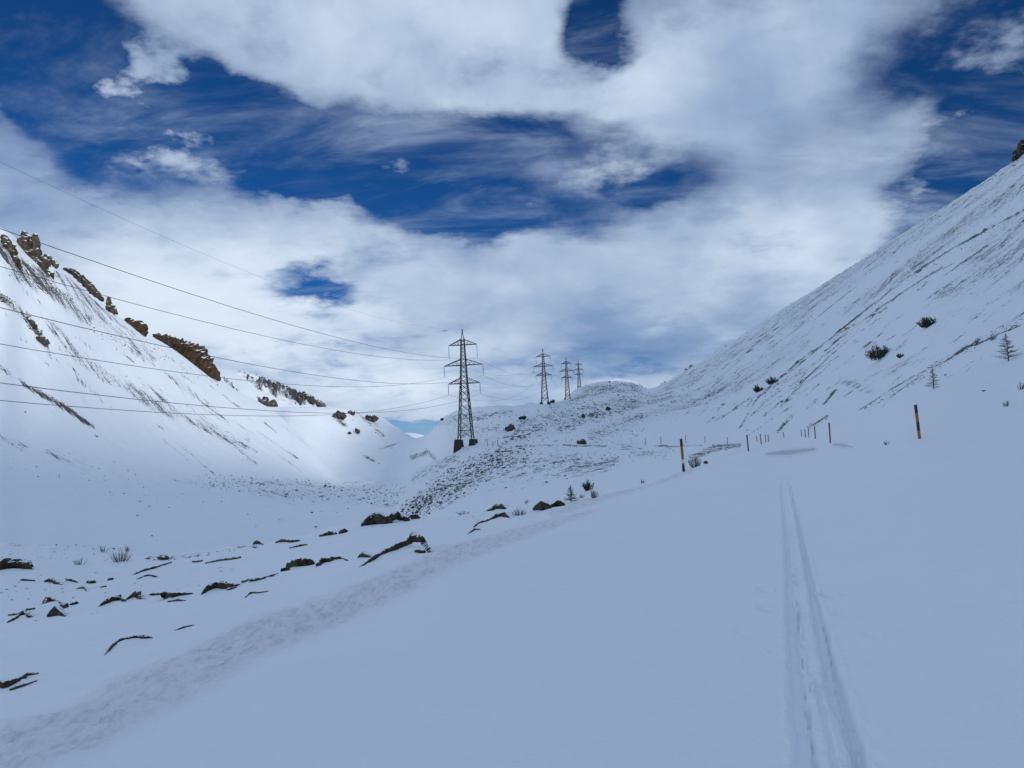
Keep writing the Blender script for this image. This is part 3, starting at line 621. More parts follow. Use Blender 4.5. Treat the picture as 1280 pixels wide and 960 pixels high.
rocks = [
 ([[(-8,711,6),(5,707,7),(20,705,7),(34,707,5),(40,711,2)]], "wide dark boulder mass at the left edge of the photo, in the stony hollow", M_ROCK),
 ([[(56,727,1),(64,724,3),(76,730,2)]], "small peaked dark rock right of the wide boulder mass at the left edge", M_ROCK),
 ([[(26,725,1),(34,725,1.3),(43,726,1)]], "thin flat dark rock just under the wide boulder mass at the left edge", M_ROCK),
 ([[(83,725,1),(90,725,1.3),(97,728,1)]], "little flat rock between the small peaked rock and its round neighbour", M_ROCK),
 ([[(110,728,2),(118,728,2)]], "little rounded dark rock above a forked thin one in the left rock field", M_ROCK),
 ([[(96,736,.8),(106,734,1.2),(109,738,1.3)]], "forked thin rock below the little rounded one in the left rock field", M_ROCK),
 ([[(126,734,1),(132,733,1)]], "tiny flat rock right of the forked thin one", M_ROCK),
 ([[(135,725,1),(140,724,2)]], "tiny round rock below the bushy grass tufts on the left", M_ROCK),
 ([[(54,755,1.5),(58,750,3),(68,750,1.2),(77,754,1)]], "bent dark rock with a hooked left end, above the pyramid boulder", M_ROCK),
 ([[(61,770,2),(70,764,6),(79,769,3)]], "steep pyramid shaped dark boulder in the left rock field", M_ROCK),
 ([[(77,758,3),(83,758,2.5)]], "stubby rock leaning on the right shoulder of the pyramid boulder", M_ROCK),
 ([[(88,756,1),(96,754,2)]], "small slanted rock right of the pyramid boulder", M_ROCK),
 ([[(10,778,1),(20,773,1.5),(30,765,3),(38,770,2.5)]], "dark rock with a long low tail pointing left, left of the pyramid boulder", M_ROCK),
 ([[(33,762,1.3),(43,761,1)]], "thin rock on the upper shoulder of the tailed rock at the left", M_ROCK),
 ([[(11,769,1),(20,768,1.3)]], "tiny flat rock above the long tail of the tailed rock", M_ROCK),
 ([[(124,758,.8),(136,751,3),(148,748,4),(156,751,1.6)]], "long sloping rock, left one of the joined pair in the lower middle row", M_ROCK),
 ([[(158,750,1),(167,744,2.6),(174,744,3.5),(180,750,1.4)]], "hump backed rock, right one of the joined pair in the lower middle row", M_ROCK),
 ([[(188,743,1),(200,743,1.3)]], "thin rock between the hump backed rock and the greenish flat one", M_ROCK),
 ([[(203,743,3),(212,745,3.5),(224,743,2),(240,742,1)]], "flat greenish rock with a pointed right end in the lower middle row", M_ROCKG),
 ([[(210,752,.8),(222,750,1),(232,751,.7)]], "thin sliver of rock under the flat greenish one", M_ROCKG),
 ([[(253,742,1.8),(261,735,3),(272,731,4),(284,733,4),(299,731,1)],[(285,737,1.5),(295,734,1)]], "broad dark rock with a snowy notch below its left end, in the lower middle row", M_ROCK),
 ([[(303,727,1.4),(318,725,1.8),(332,722,1.4),(347,717,.6)]], "long wavy dark rock edge running up towards the blocky boulder", M_ROCK),
 ([[(130,820,.5),(138,810,1.7),(150,800,1.9),(168,796,1.3),(182,796,2.4),(190,797,.7)]], "dark crescent of rock arching out of the snow in the left foreground", M_ROCK),
 ([[(219,788,.4),(230,784,1.3),(243,781,.4)]], "thin dark sliver of rock up and right of the foreground crescent", M_ROCK),
 ([[(-8,853,3),(8,857,4.5),(20,852,2.6),(34,843,1.8),(47,842,1.2)]], "rusty dark rock at the left edge, lowest rock in the photo", M_ROCK),
 ([[(14,862,1.8),(30,857,1.5),(46,851,.6)]], "thin lower lip of rock below the rusty rock at the left edge", M_ROCK),
 ([[(167,718,.8),(180,713,1.5),(195,709,1.3),(214,703,.8)]], "long thin line of rock slanting below the small stones of the crest", M_ROCK),
 ([[(171,724,.5),(185,719,1.1),(196,721,1.2)]], "short thin rock under the slanting line of rock", M_ROCK),
 ([[(200,697,3),(208,698,3.4)]], "bulky dark stone among the small stones on the left crest", M_ROCK),
 ([[(241,702,1),(252,701,1.4)]], "flat stone below the crest, right of the slanting line of rock", M_ROCK),
 ([[(257,704,.8),(275,700,1.2),(300,697,1.4)]], "long low strip of rock below the crest stones", M_ROCK),
 ([[(317,680,1.4),(322,678,2.2),(329,681,1)]], "small pointed stone on the crest above the long low strip", M_ROCK),
 ([[(345,678,1),(354,676,1.7),(362,677,1.6),(374,676,1)]], "low stone on the crest with snow over its middle", M_ROCK),
 ([[(362,685,.7),(374,682,1.3),(384,681,1)]], "thin flat stone lying just below the snow-backed crest stone", M_ROCK),
 ([[(400,670,1.1),(412,667,2.2),(420,667,1.6)]], "low rounded stone on the crest, left of the brown knob", M_ROCK),
 ([[(425,666,2),(432,664,2.8)]], "brown knob of stone on the crest left of the big rounded boulder", M_ROCK),
 ([[(453,657,2),(458,653,4.5),(464,650,7),(471,649,8.5),(479,650,7.5),(487,652,4.5)]], "big rounded brown boulder on the crest, largest of the foreground", M_ROCK),
 ([[(489,647,3),(496,645,4.5),(503,649,3.2),(510,650,2.6)]], "jagged boulder joined to the right side of the big rounded one", M_ROCK),
 ([[(515,646,2.6),(523,647,2.2)]], "little dark boulder standing alone right of the jagged one", M_ROCK),
 ([[(360,708,3),(370,705,4.8),(382,704,5),(390,704,3.4)]], "blocky flat topped grey green boulder in the middle of the snow slope", M_ROCKG),
 ([[(353,713,2.4),(360,711,2.4)]], "small brown stone against the lower left corner of the blocky boulder", M_ROCK),
 ([[(397,707,2.2),(404,701,4.5),(413,700,3),(424,697,1.3),(436,701,.6)]], "dark rock with a thin tail to the right, next to the blocky boulder", M_ROCK),
 ([[(306,748,.5),(313,741,1),(323,741,.9),(335,739,.5)]], "thin branching rock edge on the snow below the long wavy one", M_ROCK),
 ([[(449,709,.6),(458,704,1.4),(468,698,2.2),(478,691,2.2),(488,687,2.6),(498,683,3.6),(509,679,3.4),(518,672,5.5),(528,676,3.2),(532,683,3),(537,688,3)],[(520,689,2.2),(530,690,2.2)]], "long sweeping dark rock with a peaked head and snow in its hollow", M_ROCK),
 ([[(449,696,2),(455,693,3.6),(464,696,1.2)]], "small dark wedge of rock left of the long sweeping one", M_ROCK),
 ([[(602,642,1),(612,638,1.6),(621,633,2.6),(630,634,2.2),(639,640,1.5)]], "arched dark rock on the crest, upper one of two beside the bare shrub", M_ROCK),
 ([[(592,659,1),(600,653,1.3),(612,650,1.1),(620,645,2.1),(630,643,2.4),(636,647,1.5)]], "arched dark rock below the other arch beside the bare shrub", M_ROCK),
 ([[(585,668,.8),(594,661,1.3),(600,662,.8)]], "little rock edge at the foot of the two arched rocks", M_ROCK),
 ([[(669,636,3.4),(677,634,6.5),(686,634,4.6)]], "dome shaped mossy boulder at the edge of the icy shoulder", M_ROCKG),
 ([[(690,633,2),(698,630,3.6),(705,631,1.8)]], "smaller humped boulder right of the dome shaped mossy one", M_ROCKG),
 ([[(882,578,2)]], "small brown stone beside the shrub at the striped snow pole", M_ROCK),
]
for i, (sps, lab, m) in enumerate(rocks):
    sps = [[(p[0], p[1], p[2] * (1.22 if p[2] < 4 else 1.05)) for p in q] for q in sps]
    nm = "boulder" if max(p[2] for s in sps for p in s) > 3 else "rock"
    rock(nm, sps, lab, "rock", m, "rocks in the near snow slope", seedn=i, step=2.0 if max(p[2] for s in sps for p in s) < 6 else 4.0, jag=.27 if max(p[2] for s in sps for p in s) < 6 else .17, ring=9 if max(p[2] for s in sps for p in s) < 6 else 14)

crags = [
 ([[(30,291,3),(33,300,8),(36,312,10),(38,323,8)],[(44,294,3),(45,306,5),(46,318,6)],[(24,305,4),(22,318,5)],[(42,325,6),(50,335,8),(58,345,7),(62,355,4)],[(52,322,3),(60,330,5)]], "rugged rock tower crowning the left mountain's ridge", M_CRAG),
 ([[(5,296,4),(12,308,6),(18,322,5),(24,334,4)]], "broken rock rib left of the rock tower, at the photo's edge", M_CRAG),
 ([[(57,320,3),(64,327,4),(70,333,3)]], "small rock step right behind the rock tower", M_CRAG),
 ([[(80,336,1.5),(92,341,3.5),(103,350,5),(115,362,5),(128,375,2.5)]], "long dark slab along the ridge between rock tower and pinnacle", M_FARROCK),
 ([[(136,372,1.8),(136,379,3.6),(138,386,5),(146,392,2)]], "thin rock pinnacle on the left mountain's ridge", M_CRAG),
 ([[(158,400,3),(168,406,6),(176,411,8),(180,418,4)]], "rounded tan outcrop between the pinnacle and the big brown cliff", M_CRAGB),
 ([[(193,419,2.5),(208,426,6.5),(225,434,10),(241,443,13),(256,455,11),(267,466,6),(274,475,2)]], "big brown rounded cliff on the left mountain's ridge", M_CRAGB),
 ([[(45,428,3),(52,425,5),(59,428,4)],[(40,431,2.5)]], "dark rock clump low on the left mountain's face", M_FARROCK),
 ([[(28,396,2),(38,402,3),(44,408,3.5)]], "dark rocks in the chain above the rock clump on the left face", M_FARROCK),
 ([[(416,524,3),(424,519,5),(430,520,4)],[(427,530,3)],[(419,529,2)]], "dark craggy rock at the left shoulder of the second spur", M_FARROCK),
 ([[(459,521,3),(465,523,5),(471,523,3)]], "dark square rock at the right end of the second spur's crest", M_FARROCK),
 ([[(437,515,2.5),(442,517,2.5)]], "small dark rock on the second spur's crest between the two big ones", M_FARROCK),
 ([[(445,537,2),(448,540,2.6)]], "larger dark rock in the middle of the second spur's slope", M_FARROCK),
 ([[(437,541,2)]], "smaller dark rock in the middle of the second spur's slope, left of the larger", M_FARROCK),
 ([[(326,501,2.5),(335,504,4),(346,507,2)]], "low dark rock band at the foot of the far peak", M_FARROCK),
 ([[(374,492,2),(385,498,3.5),(396,504,3),(406,508,1.5)],[(380,490,1.5)],[(391,497,2)]], "jagged black rocks at the far peak's right end", M_FARROCK),
 ([[(1266,200,2),(1274,193,6),(1286,184,10)]], "dark crag on the skyline at the photo's right edge", M_FARROCK),
 ([[(633,536,3),(638,534,4.5),(643,537,3)]], "large dark boulder on the hill right behind the first pylon", M_FARROCK),
 ([[(650,523,2.5),(656,522,3)],[(647,527,2.4)]], "dark rocks above the large boulder behind the first pylon", M_FARROCK),
 ([[(686,505,1.8),(692,501,2)]], "dark rock beside the foot of the second pylon", M_FARROCK),
 ([[(729,520,2.4)]], "dark boulder halfway up the hill below the hump", M_FARROCK),
 ([[(759,510,2.2),(763,511,1.6)]], "dark boulder right of the halfway one on the hill below the hump", M_FARROCK),
 ([[(722,553,1.8),(728,552,3),(732,554,1.5)]], "flat dark rock beside the traverse road", M_FARROCK),
 ([[(553,524,2.4)]], "dark stone on the skyline left of the first pylon", M_FARROCK),
 ([[(762,477,1.2)]], "tiny dark stone on top of the hump", M_FARROCK),
]
for i, (sps, lab, m) in enumerate(crags):
    cx = sum(p[0] for p in sps[0]) / len(sps[0])
    # stand the crag where the slope under its middle is
    mid = sps[0][len(sps[0]) // 2]
    pt = hit(mid[0], mid[1] + mid[2] * .5 + 1.5)
    rock("rock_outcrop", sps, lab, "rock outcrop", m, None, seedn=i + 60, step=2.2, jag=.24, ring=14, dist=float(pt @ FW), depth=1.1)

# a few shared stone meshes, then many individual stones
def stone_mesh(seed):
    rng = np.random.RandomState(seed); V = []; Fc = []; n = 7
    for k, (zz, rr_) in enumerate(((-.5, .8), (.1, 1.0), (.5, .72), (.8, .3))):
        for i in range(n):
            t = 2 * math.pi * (i + .5 * (k % 2)) / n; j = rng.uniform(.7, 1.25)
            V.append((rr_ * j * math.cos(t), rr_ * j * .8 * math.sin(t), zz * rng.uniform(.75, 1.2)))
    for k in range(3):
        for i in range(n):
            a = k*n + i; b = k*n + (i+1) % n; Fc += [(a, b, b + n), (a, b + n, a + n)]
    Fc.append(tuple(3*n + i for i in range(n))); Fc.append(tuple(reversed(range(n))))
    return np.array(V), Fc
SM = []
for s in range(8):
    V, Fc = stone_mesh(s); me = bpy.data.meshes.new("stone"); me.from_pydata([tuple(v) for v in V], [], Fc); me.materials.append(M_FARROCK); SM.append((me, V, Fc))
def along(poly, n, rng):
    L = [math.hypot(q[0]-p[0], q[1]-p[1]) * (p[2] + q[2]) for p, q in zip(poly[:-1], poly[1:])]; tot = sum(L); out = []
    for _ in range(n):
        u = rng.uniform(0, tot); k = 0
        while u > L[k]: u -= L[k]; k += 1
        t = u / L[k]; p, q = poly[k], poly[k+1]
        w = p[2] + (q[2] - p[2]) * t; a = rng.uniform(0, 6.283); rr_ = w * math.sqrt(rng.uniform())
        out.append((p[0] + (q[0]-p[0])*t + rr_*math.cos(a), p[1] + (q[1]-p[1])*t + rr_*math.sin(a)))
    return out
def place(px, py, s_px, rng, rmin=0):
    p = hit(px, py, rmin); s = s_px * np.linalg.norm(p) / F
    return p, s
rng = np.random.RandomState(5)
GF = "stones in the field below the first pylon"
singles = [
 ([(510,640,8),(535,626,10)], 50, (1.2, 3.3), 66, "dark stone at the lower left end of the stone field below the nearest pylon", GF),
 ([(535,626,10),(575,602,13)], 65, (1.1, 3.3), 66, "dark stone in the thick of the stone field below the nearest pylon", GF),
 ([(580,592,12),(635,568,9)], 45, (1.0, 2.8), 66, "dark stone in the upper stone field, right of the nearest pylon's footings", GF),
 ([(620,600,20),(690,590,18),(770,575,10)], 22, (1.2, 2.0), 66, "small dark stone on the slope under the traverse road", "stones on the slope under the traverse road"),
 ([(300,605,8),(400,612,12),(500,622,12)], 36, (1.1, 2.2), 100, "small dark stone on the snowy valley floor", "stones on the valley floor"),
]
for poly, n, (s0, s1), rmin, lab, grp in singles:
    for px, py in along(poly, n, rng):
        s_px = s0 + (s1 - s0) * rng.uniform() ** 2.2; p, s = place(px, py, s_px, rng, rmin)
        o = bpy.data.objects.new("stone", SM[rng.randint(8)][0]); COL.objects.link(o)
        o.location = p; o.rotation_euler = (0, 0, rng.uniform(0, 6.28)); o.scale = (s * rng.uniform(.8, 1.5), s * rng.uniform(.8, 1.2), s * rng.uniform(.6, 1.1)); tag(o, lab, "stone", grp)
# the chain of crest stones in the lower left, one by one
crest_poly = [(178,697,2),(215,697,4),(260,692,3),(300,684,2.5),(325,683,2)]
for px, py in along(crest_poly, 40, rng):
    p, s = place(px, py + 1, rng.uniform(1.0, 2.5), rng, 20)
    o = bpy.data.objects.new("stone", SM[rng.randint(8)][0]); COL.objects.link(o); o.location = p; o.rotation_euler = (0, 0, rng.uniform(0, 6.28))
    o.scale = (s * 1.3, s, s * .6); tag(o, "small dark stone in the chain along the left crest", "stone", "stones along the left crest")
for px, py in [(2,741),(8,737),(19,733),(20,740),(15,750),(35,749),(62,733),(82,693+30),(34,736),(77,736),(51,719),(120,716),(92,747),(113,749),(45,776),(68,690),(116,686),(142,686),(275,710),(276,714),(290,712),(115,767),(122,766),(70,681),(85,683),(95,681),(105,683),(13,680),(25,682)]:
    p, s = place(px, py, rng.uniform(.9, 1.9), rng, 5)
    o = bpy.data.objects.new("stone", SM[rng.randint(8)][0]); COL.objects.link(o); o.location = p; o.rotation_euler = (0, 0, rng.uniform(0, 6.28))
    o.scale = (s * 1.4, s, s * .6); tag(o, "small dark stone scattered in the left rock field", "stone", "stones scattered in the left rock field")
for px, py, w, lab in [(325,605,2.6,"dark stone on the valley floor, left one of the largest two"),(370,613,2.6,"angular dark stone in the middle of the valley floor"),(402,621,3,"dark stone with snow on its back on the valley floor"),
                       (390,641,2,"lone round stone just above the crest boulders"),(395,659,2,"lone stone right above the low rounded crest stone"),(435,636,1.8,"lone dark stone left of the big rounded boulder, on the valley floor"),
                       (120,545,2.4,"lone dark stone on the smooth lower left slope"),(31,515,1.5,"lone small stone between two power lines on the left slope"),
                       (155,617,1.6,"upper tiny stone on the smooth snow apron"),(175,627,2,"middle tiny stone on the smooth snow apron"),(172,645,1.6,"lower tiny stone on the smooth snow apron"),(190,670,1.6,"lowest tiny stone on the smooth snow apron"),
                       (1182,469,2.2,"single dark stone right of the larch sapling on the right slope"),(1230,489,2.6,"dark stone below the right hand larch sapling"),(934,538,1.4,"tiny dark stone above the first thin snow poles")]:
    p, s = place(px, py, w, rng, 20)
    o = bpy.data.objects.new("stone", SM[rng.randint(8)][0]); COL.objects.link(o); o.location = p; o.rotation_euler = (0, 0, rng.uniform(0, 6.28)); o.scale = (s * 1.1, s, s * .75); tag(o, lab, "stone")

def stone_litter(polys, name):
    V = []; Fc = []; base = 0
    for poly, n, (s0, s1), rmin in polys:
        for px, py in along(poly, n, rng):
            s_px = s0 + (s1 - s0) * rng.uniform() ** 3; p, s = place(px, py, s_px, rng, rmin); _, v, f = SM[rng.randint(8)]
            t = rng.uniform(0, 6.28); c_, s_ = math.cos(t), math.sin(t); sx, sy, sz = s * rng.uniform(.8, 1.5), s * rng.uniform(.8, 1.2), s * rng.uniform(.5, 1.0)
            w = v * (sx, sy, sz); w = np.stack([w[:, 0]*c_ - w[:, 1]*s_, w[:, 0]*s_ + w[:, 1]*c_, w[:, 2]], -1) + p
            V.append(w); Fc += [tuple(i + base for i in q) for q in f]; base += len(v)
    o = mesh_obj(name, np.concatenate(V), Fc, M_FARROCK); tag(o, "countless tiny stones poking through the thin snow of the slopes", "stones", None, 'stuff')
stone_litter([
 ([(0,735,14),(100,745,14),(200,738,10),(320,725,6)], 90, (.4, 1.3), 8), ([(420,668,4),(500,655,3),(600,645,3),(700,635,3)], 40, (.4, 1.2), 20),
 ([(180,430,6),(230,460,6),(275,482,3)], 70, (.4, 1.3), 200), ([(20,335,6),(60,362,6),(90,372,5)], 90, (.4, 1.5), 200), ([(120,392,4),(160,424,4)], 30, (.4, 1.0), 200),
 ([(880,452,3),(1000,374,3),(1150,280,3),(1280,198,3)], 160, (.3, 1.0), 400), ([(600,560,20),(700,560,22),(800,540,16)], 420, (.35, 1.3), 150),
 ([(640,545,8),(690,525,8),(760,505,10),(800,490,6)], 90, (.7, 2.0), 240), ([(250,600,10),(380,612,16),(510,622,14)], 260, (.5, 1.8), 100), ([(0,570,20),(150,610,25),(320,640,20),(440,640,12)], 130, (.3, 1.2), 100), ([(620,600,20),(690,590,18),(770,575,10)], 60, (.8, 1.6), 66),
 ([(520,630,14),(575,600,16),(635,570,10)], 60, (1.0, 2.4), 66),
 ([(510,640,12),(560,610,22),(610,580,20),(660,565,10)], 1100, (.6, 2.2), 66), ([(640,585,18),(720,580,14),(800,570,10),(850,565,7)], 260, (.4, 1.2), 66),
 ([(860,575,5),(890,562,6),(925,557,3)], 110, (.5, 1.7), 60), ([(560,530,10),(620,530,14),(690,525,14),(760,505,16),(820,500,10)], 600, (.35, 1.3), 240),
 ([(735,488,8),(770,484,8),(805,486,6)], 260, (.35, 1.1), 600), ([(250,602,8),(350,608,12),(450,615,12),(510,625,10)], 380, (.35, 1.4), 100),
 ([(-5,368,5),(20,386,7),(45,412,6),(58,430,5)], 110, (.5, 1.8), 200), ([(0,458,4),(40,485,4),(80,508,4),(115,532,3)], 140, (.3, 1.0), 150),
 ([(10,335,10),(60,360,10),(110,400,8),(160,440,8)], 260, (.3, 1.2), 200), ([(80,440,14),(160,480,14),(240,525,10),(320,580,6)], 260, (.3, .9), 200),
 ([(1080,512,3),(1140,476,6),(1200,440,6),(1285,395,5)], 420, (.3, 1.3), 60), ([(930,530,4),(1000,455,4),(1060,410,4),(1130,352,4),(1290,258,4)], 300, (.3, .9), 120),
 ([(1010,536,5),(1035,520,4)], 50, (.4, 1.2), 60), ([(972,540,3),(990,520,3)], 40, (.4, 1.0), 60), ([(700,545,10),(800,520,14),(900,480,16)], 420, (.25, .9), 200),
 ([(900,450,16),(1000,400,20),(1100,350,26),(1200,300,30),(1280,270,34)], 500, (.2, .8), 200), ([(0,560,20),(120,590,20),(200,610,14)], 70, (.3, 1.0), 150),
 ([(0,690,8),(80,695,9),(150,700,6)], 60, (.4, 1.2), 30), ([(440,520,8),(480,540,5)], 40, (.3, 1.0), 900)], "stone_litter")

# ------------------------------------------------------------------ pylons and lines
MB0 = MB
def S3(px, py, dist):
    d = ray(px, py); return d * dist / d[1]
H_T = 45.0
ARMS = [(39.2, 2.1, 5.35, 5.3), (31.6, 2.3, 7.35, 4.2), (24.8, 2.2, 6.0, 4.0)]      # height, rise, half span, insulator length
def half_w(z): return np.interp(z, [4.0, 24.8, 39.2, 41.5, H_T], [2.55, 1.25, .68, .55, .12])
def make_pylon(label, kk=1.0):
    class MB(MB0):
        def tube(s, p, q, r0, r1=None, n=4): MB0.tube(s, p, q, r0 * kk, None if r1 is None else r1 * kk, n)
    t = empty("lattice_pylon", (0, 0, 0), label, "pylon", "lattice pylons of the power line")
    for sx in (-1, 1):
        for sy in (-1, 1):
            m = MB(); m.frustum((sx * 2.75, sy * 2.75, -2.0), 3.0, 1.7, 6.1); m.obj("footing", M_CONC, t)
            m = MB(); zs = [4.0, 24.8, 39.2, 41.5]
            for a, b in zip(zs[:-1], zs[1:]): m.tube((sx*half_w(a), sy*half_w(a), a), (sx*half_w(b), sy*half_w(b), b), .23 if a < 20 else .17)
            m.obj("leg", M_STEEL, t)
    lv = [4.6, 7.4]; 
    while lv[-1] < 41: lv.append(lv[-1] + max(1.35, half_w(lv[-1]) * 1.55))
    lv[-1] = 41.5
    for ax, sg in ((0, -1), (0, 1), (1, -1), (1, 1)):
        m = MB()
        def pt(s, z):
            w = half_w(z); return (sg * w, s * w, z) if ax == 0 else (s * w, sg * w, z)
        for a, b in zip(lv[:-1], lv[1:]):
            m.tube(pt(-1, a), pt(1, b), .10); m.tube(pt(1, a), pt(-1, b), .10)
        for z in (7.4, 24.8, 31.6, 39.2): m.tube(pt(-1, z), pt(1, z), .10)
        m.obj("lattice_bracing", M_STEEL, t)
    m = MB()
    for sx in (-1, 1):
        for sy in (-1, 1): m.tube((sx*.55, sy*.55, 41.5), (sx*.1, sy*.1, H_T - 1.2), .09)
    m.obj("peak", M_STEEL, t); m = MB(); m.tube((0, 0, H_T - 1.9), (0, 0, H_T + .3), .26, .2, 6); m.obj("peak_cap", M_TIP, t)
    for z, rise, hs, il in ARMS:
        for s in (-1, 1):
            m = MB(); w = half_w(z); tip = (s * hs, 0, z)
            for sy in (-1, 1):
                m.tube((s*w, sy*w, z), tip, .16); m.tube((s*w*.9, sy*w*.9, z + rise), tip, .13)
                for f in (.25, .5, .75):
                    lo = np.array((s*w, sy*w, z)) * (1-f) + np.array(tip) * f; hi = np.array((s*w*.9, sy*w*.9, z + rise)) * (1-f) + np.array(tip) * f
                    m.tube(lo, hi, .05)
                    f2 = f - .25; h2 = np.array((s*w*.9, sy*w*.9, z + rise)) * (1-f2) + np.array(tip) * f2; m.tube(lo, h2, .05)
            m.obj("crossarm", M_STEEL, t)
            m = MB(); n = 9
            m.tube((s*hs, 0, z), (s*hs, 0, z - il), .07)
            for k in range(n): m.tube((s*hs, 0, z - .6 - k*(il-1.1)/n), (s*hs, 0, z - .75 - k*(il-1.1)/n), .2, .1, 6)
            m.obj("insulator_string", M_INS, t)
    return t
PYL = [  # base px, base py, distance, base half angle, scale
 (583.0, 563.0, 287.0, "tallest lattice pylon, nearest one, on the stony knoll in the middle"),
 (681.5, 509.5, 590.0, "second lattice pylon of the line, left of the two smaller ones on the hill"),
 (710.0, 503.0, 845.0, "third lattice pylon, between the second and the smallest one"),
 (724.5, 489.5, 1120.0, "smallest and farthest lattice pylon, at the foot of the rocky hump")]
LDIR = math.atan2(38, 285)
first = make_pylon(PYL[0][3]); TOW = []
HTS = [1.0, 1.0, 1.09, 1.0]
for i, (px, py, D, lab) in enumerate(PYL):
    t = first if i == 0 else make_pylon(lab, (1, 1.35, 1.7, 2.1)[i])
    p = S3(px, py, D); yaw = -math.atan2(p[0] - 0, D) * 0 - LDIR
    t.location = p; t.rotation_euler = (0, 0, yaw); t.scale = (1, 1, HTS[i]); TOW.append((p, yaw, HTS[i]))
def attach(i, z, x):
    p, yaw, h = TOW[i]; return p + np.array([x * math.cos(yaw), x * math.sin(yaw), z * h])
P0 = np.array([-66.0, -8.0, -8.0])       # the pylon before, out of view on the left
TOW.insert(0, (P0, -LDIR, 1.0)); P5 = TOW[-1][0] + (TOW[-1][0] - TOW[-2][0]) * np.array([1, 1, .3]); TOW.append((P5, -LDIR, 1.0))
def catenary(a, b, sag, n):
    return [a + (b - a) * t + np.array([0, 0, -4 * sag * t * (1 - t)]) for t in np.linspace(0, 1, n)]
SAG0 = {0: 7.0, 1: 9.0, 2: 9.0, 'e': 9.6}
WIRES = []
for k, (z, rise, hs, il) in enumerate(ARMS):
    for s in (-1, 1): WIRES.append((z - il, s * hs, k, ("left", "right")[s > 0], ("top", "middle", "bottom")[k]))
WIRES.append((H_T + .2, 0.0, 'e', "", ""))
for z, x, k, side, lev in WIRES:
    m = MB(); pts = []
    for i in range(5): pts += catenary(attach(i, z, x), attach(i+1, z, x), SAG0[k] if i == 0 else 7.5, 28)[(0 if i == 0 else 1):]
    m.poly(pts, .038 if k != 'e' else .013, 5)
    o = m.obj("power_line" if k != 'e' else "earth_wire", M_WIRE)
    tag(o, f"sagging conductor hung from the {side} ends of the pylons' {lev} crossarms" if k != 'e' else "thinnest, highest wire strung between the pylon tips", "power line", "wires of the power line")

# ------------------------------------------------------------------ snow poles
def snow_pole(top, bot, bands, rad_px, label, group, rmin=0, dist=None):
    b = hit(bot[0], bot[1], rmin); D = float(b @ FW) if dist is None else dist
    def at(p):
        d = ray(*p); return d * D / (d @ FW)
    B = at(bot); T = at(top); t = empty("snow_pole", B, label, "snow pole", group); r = rad_px * D / F; d = T - B
    m = MB(); m.tube(-d * .12, d * .0, r * .98, r * .98, 10); m.obj("pole_foot", bands[0][1], t)
    z = 0.0
    for f, mat in bands:
        m = MB(); m.tube(d * z, d * f, r * (1.0 + .01 * (len(t.children) % 2)), None, 10); m.obj("painted_band", mat, t, False); z = f
    return t
G1 = "snow poles marking the road"
snow_pole((851.2,548.5), (854.8,589.5), [(.20,M_BLACK),(.26,M_ORANGE),(.38,M_WHITE),(.78,M_ORANGE),(1,M_BLACK)], 1.7, "black, orange and white banded snow pole at the icy shoulder, beside the shrub", G1)
snow_pole((1144.3,506), (1149.6,548.5), [(.24,M_ORANGE),(.50,M_BLACK),(.76,M_ORANGE),(1,M_BLACK)], 1.8, "thick orange and black banded snow pole standing alone on the right bank", G1)
thin = [((1036.3,528.5),(1038,554),.9,"tallest thin red snow pole right of the dark road patch"),((933.6,543.5),(935.6,564),.9,"tallest thin red snow pole left of the dark road patch"),
 ((1018.3,533.5),(1019.2,548.5),.7,"second thin snow pole of the right hand row"),((1010.2,535.5),(1011,547),.5,"third thin snow pole of the right hand row"),((1006,536.5),(1007,546.5),.5,"fourth thin snow pole of the right hand row"),((1001.4,537),(1002,545.5),.45,"last and farthest snow pole of the right hand row"),
 ((950.2,542.5),(951.6,555.5),.6,"second thin snow pole of the left hand row"),((956.4,543.5),(957.3,552.8),.5,"third thin snow pole of the left hand row"),((960,543.5),(960.8,552),.5,"fourth thin snow pole of the left hand row"),((979,540),(980,547),.45,"tiny snow pole between the two rows, where the road vanishes"),((945.6,545),(946.4,551.5),.4,"tiny pale snow pole left of the second one of the left hand row")]
for a, b, r, lab in thin:
    snow_pole(a, b, [(.8, M_REDWOOD), (1, M_BLACK)], r, lab, G1)
for a, b, lab in [((806.5,547),(806.7,556.5),"pale thin pole on the traverse road, leftmost but for the three by the pylon"),((826,546),(826.3,555.5),"pale thin pole on the traverse road, right of the leftmost"),((857,543.5),(857.3,554.5),"pale thin pole on the traverse road behind the striped snow pole"),
                  ((881,545),(881.3,554),"pale thin pole on the traverse road right of the striped snow pole"),((909,546.5),(909.3,555),"pale thin pole at the right end of the traverse road"),
                  ((609,551),(609.2,558),"dark post right of the nearest pylon, first of three"),((616,552),(616.2,558),"dark post right of the nearest pylon, middle of three"),((622,550),(622.2,557.5),"dark post right of the nearest pylon, last of three")]:
    snow_pole(a, b, [(.85, M_REDWOOD), (1, M_BLACK)], .35, lab, "marker poles on the traverse road", 60)

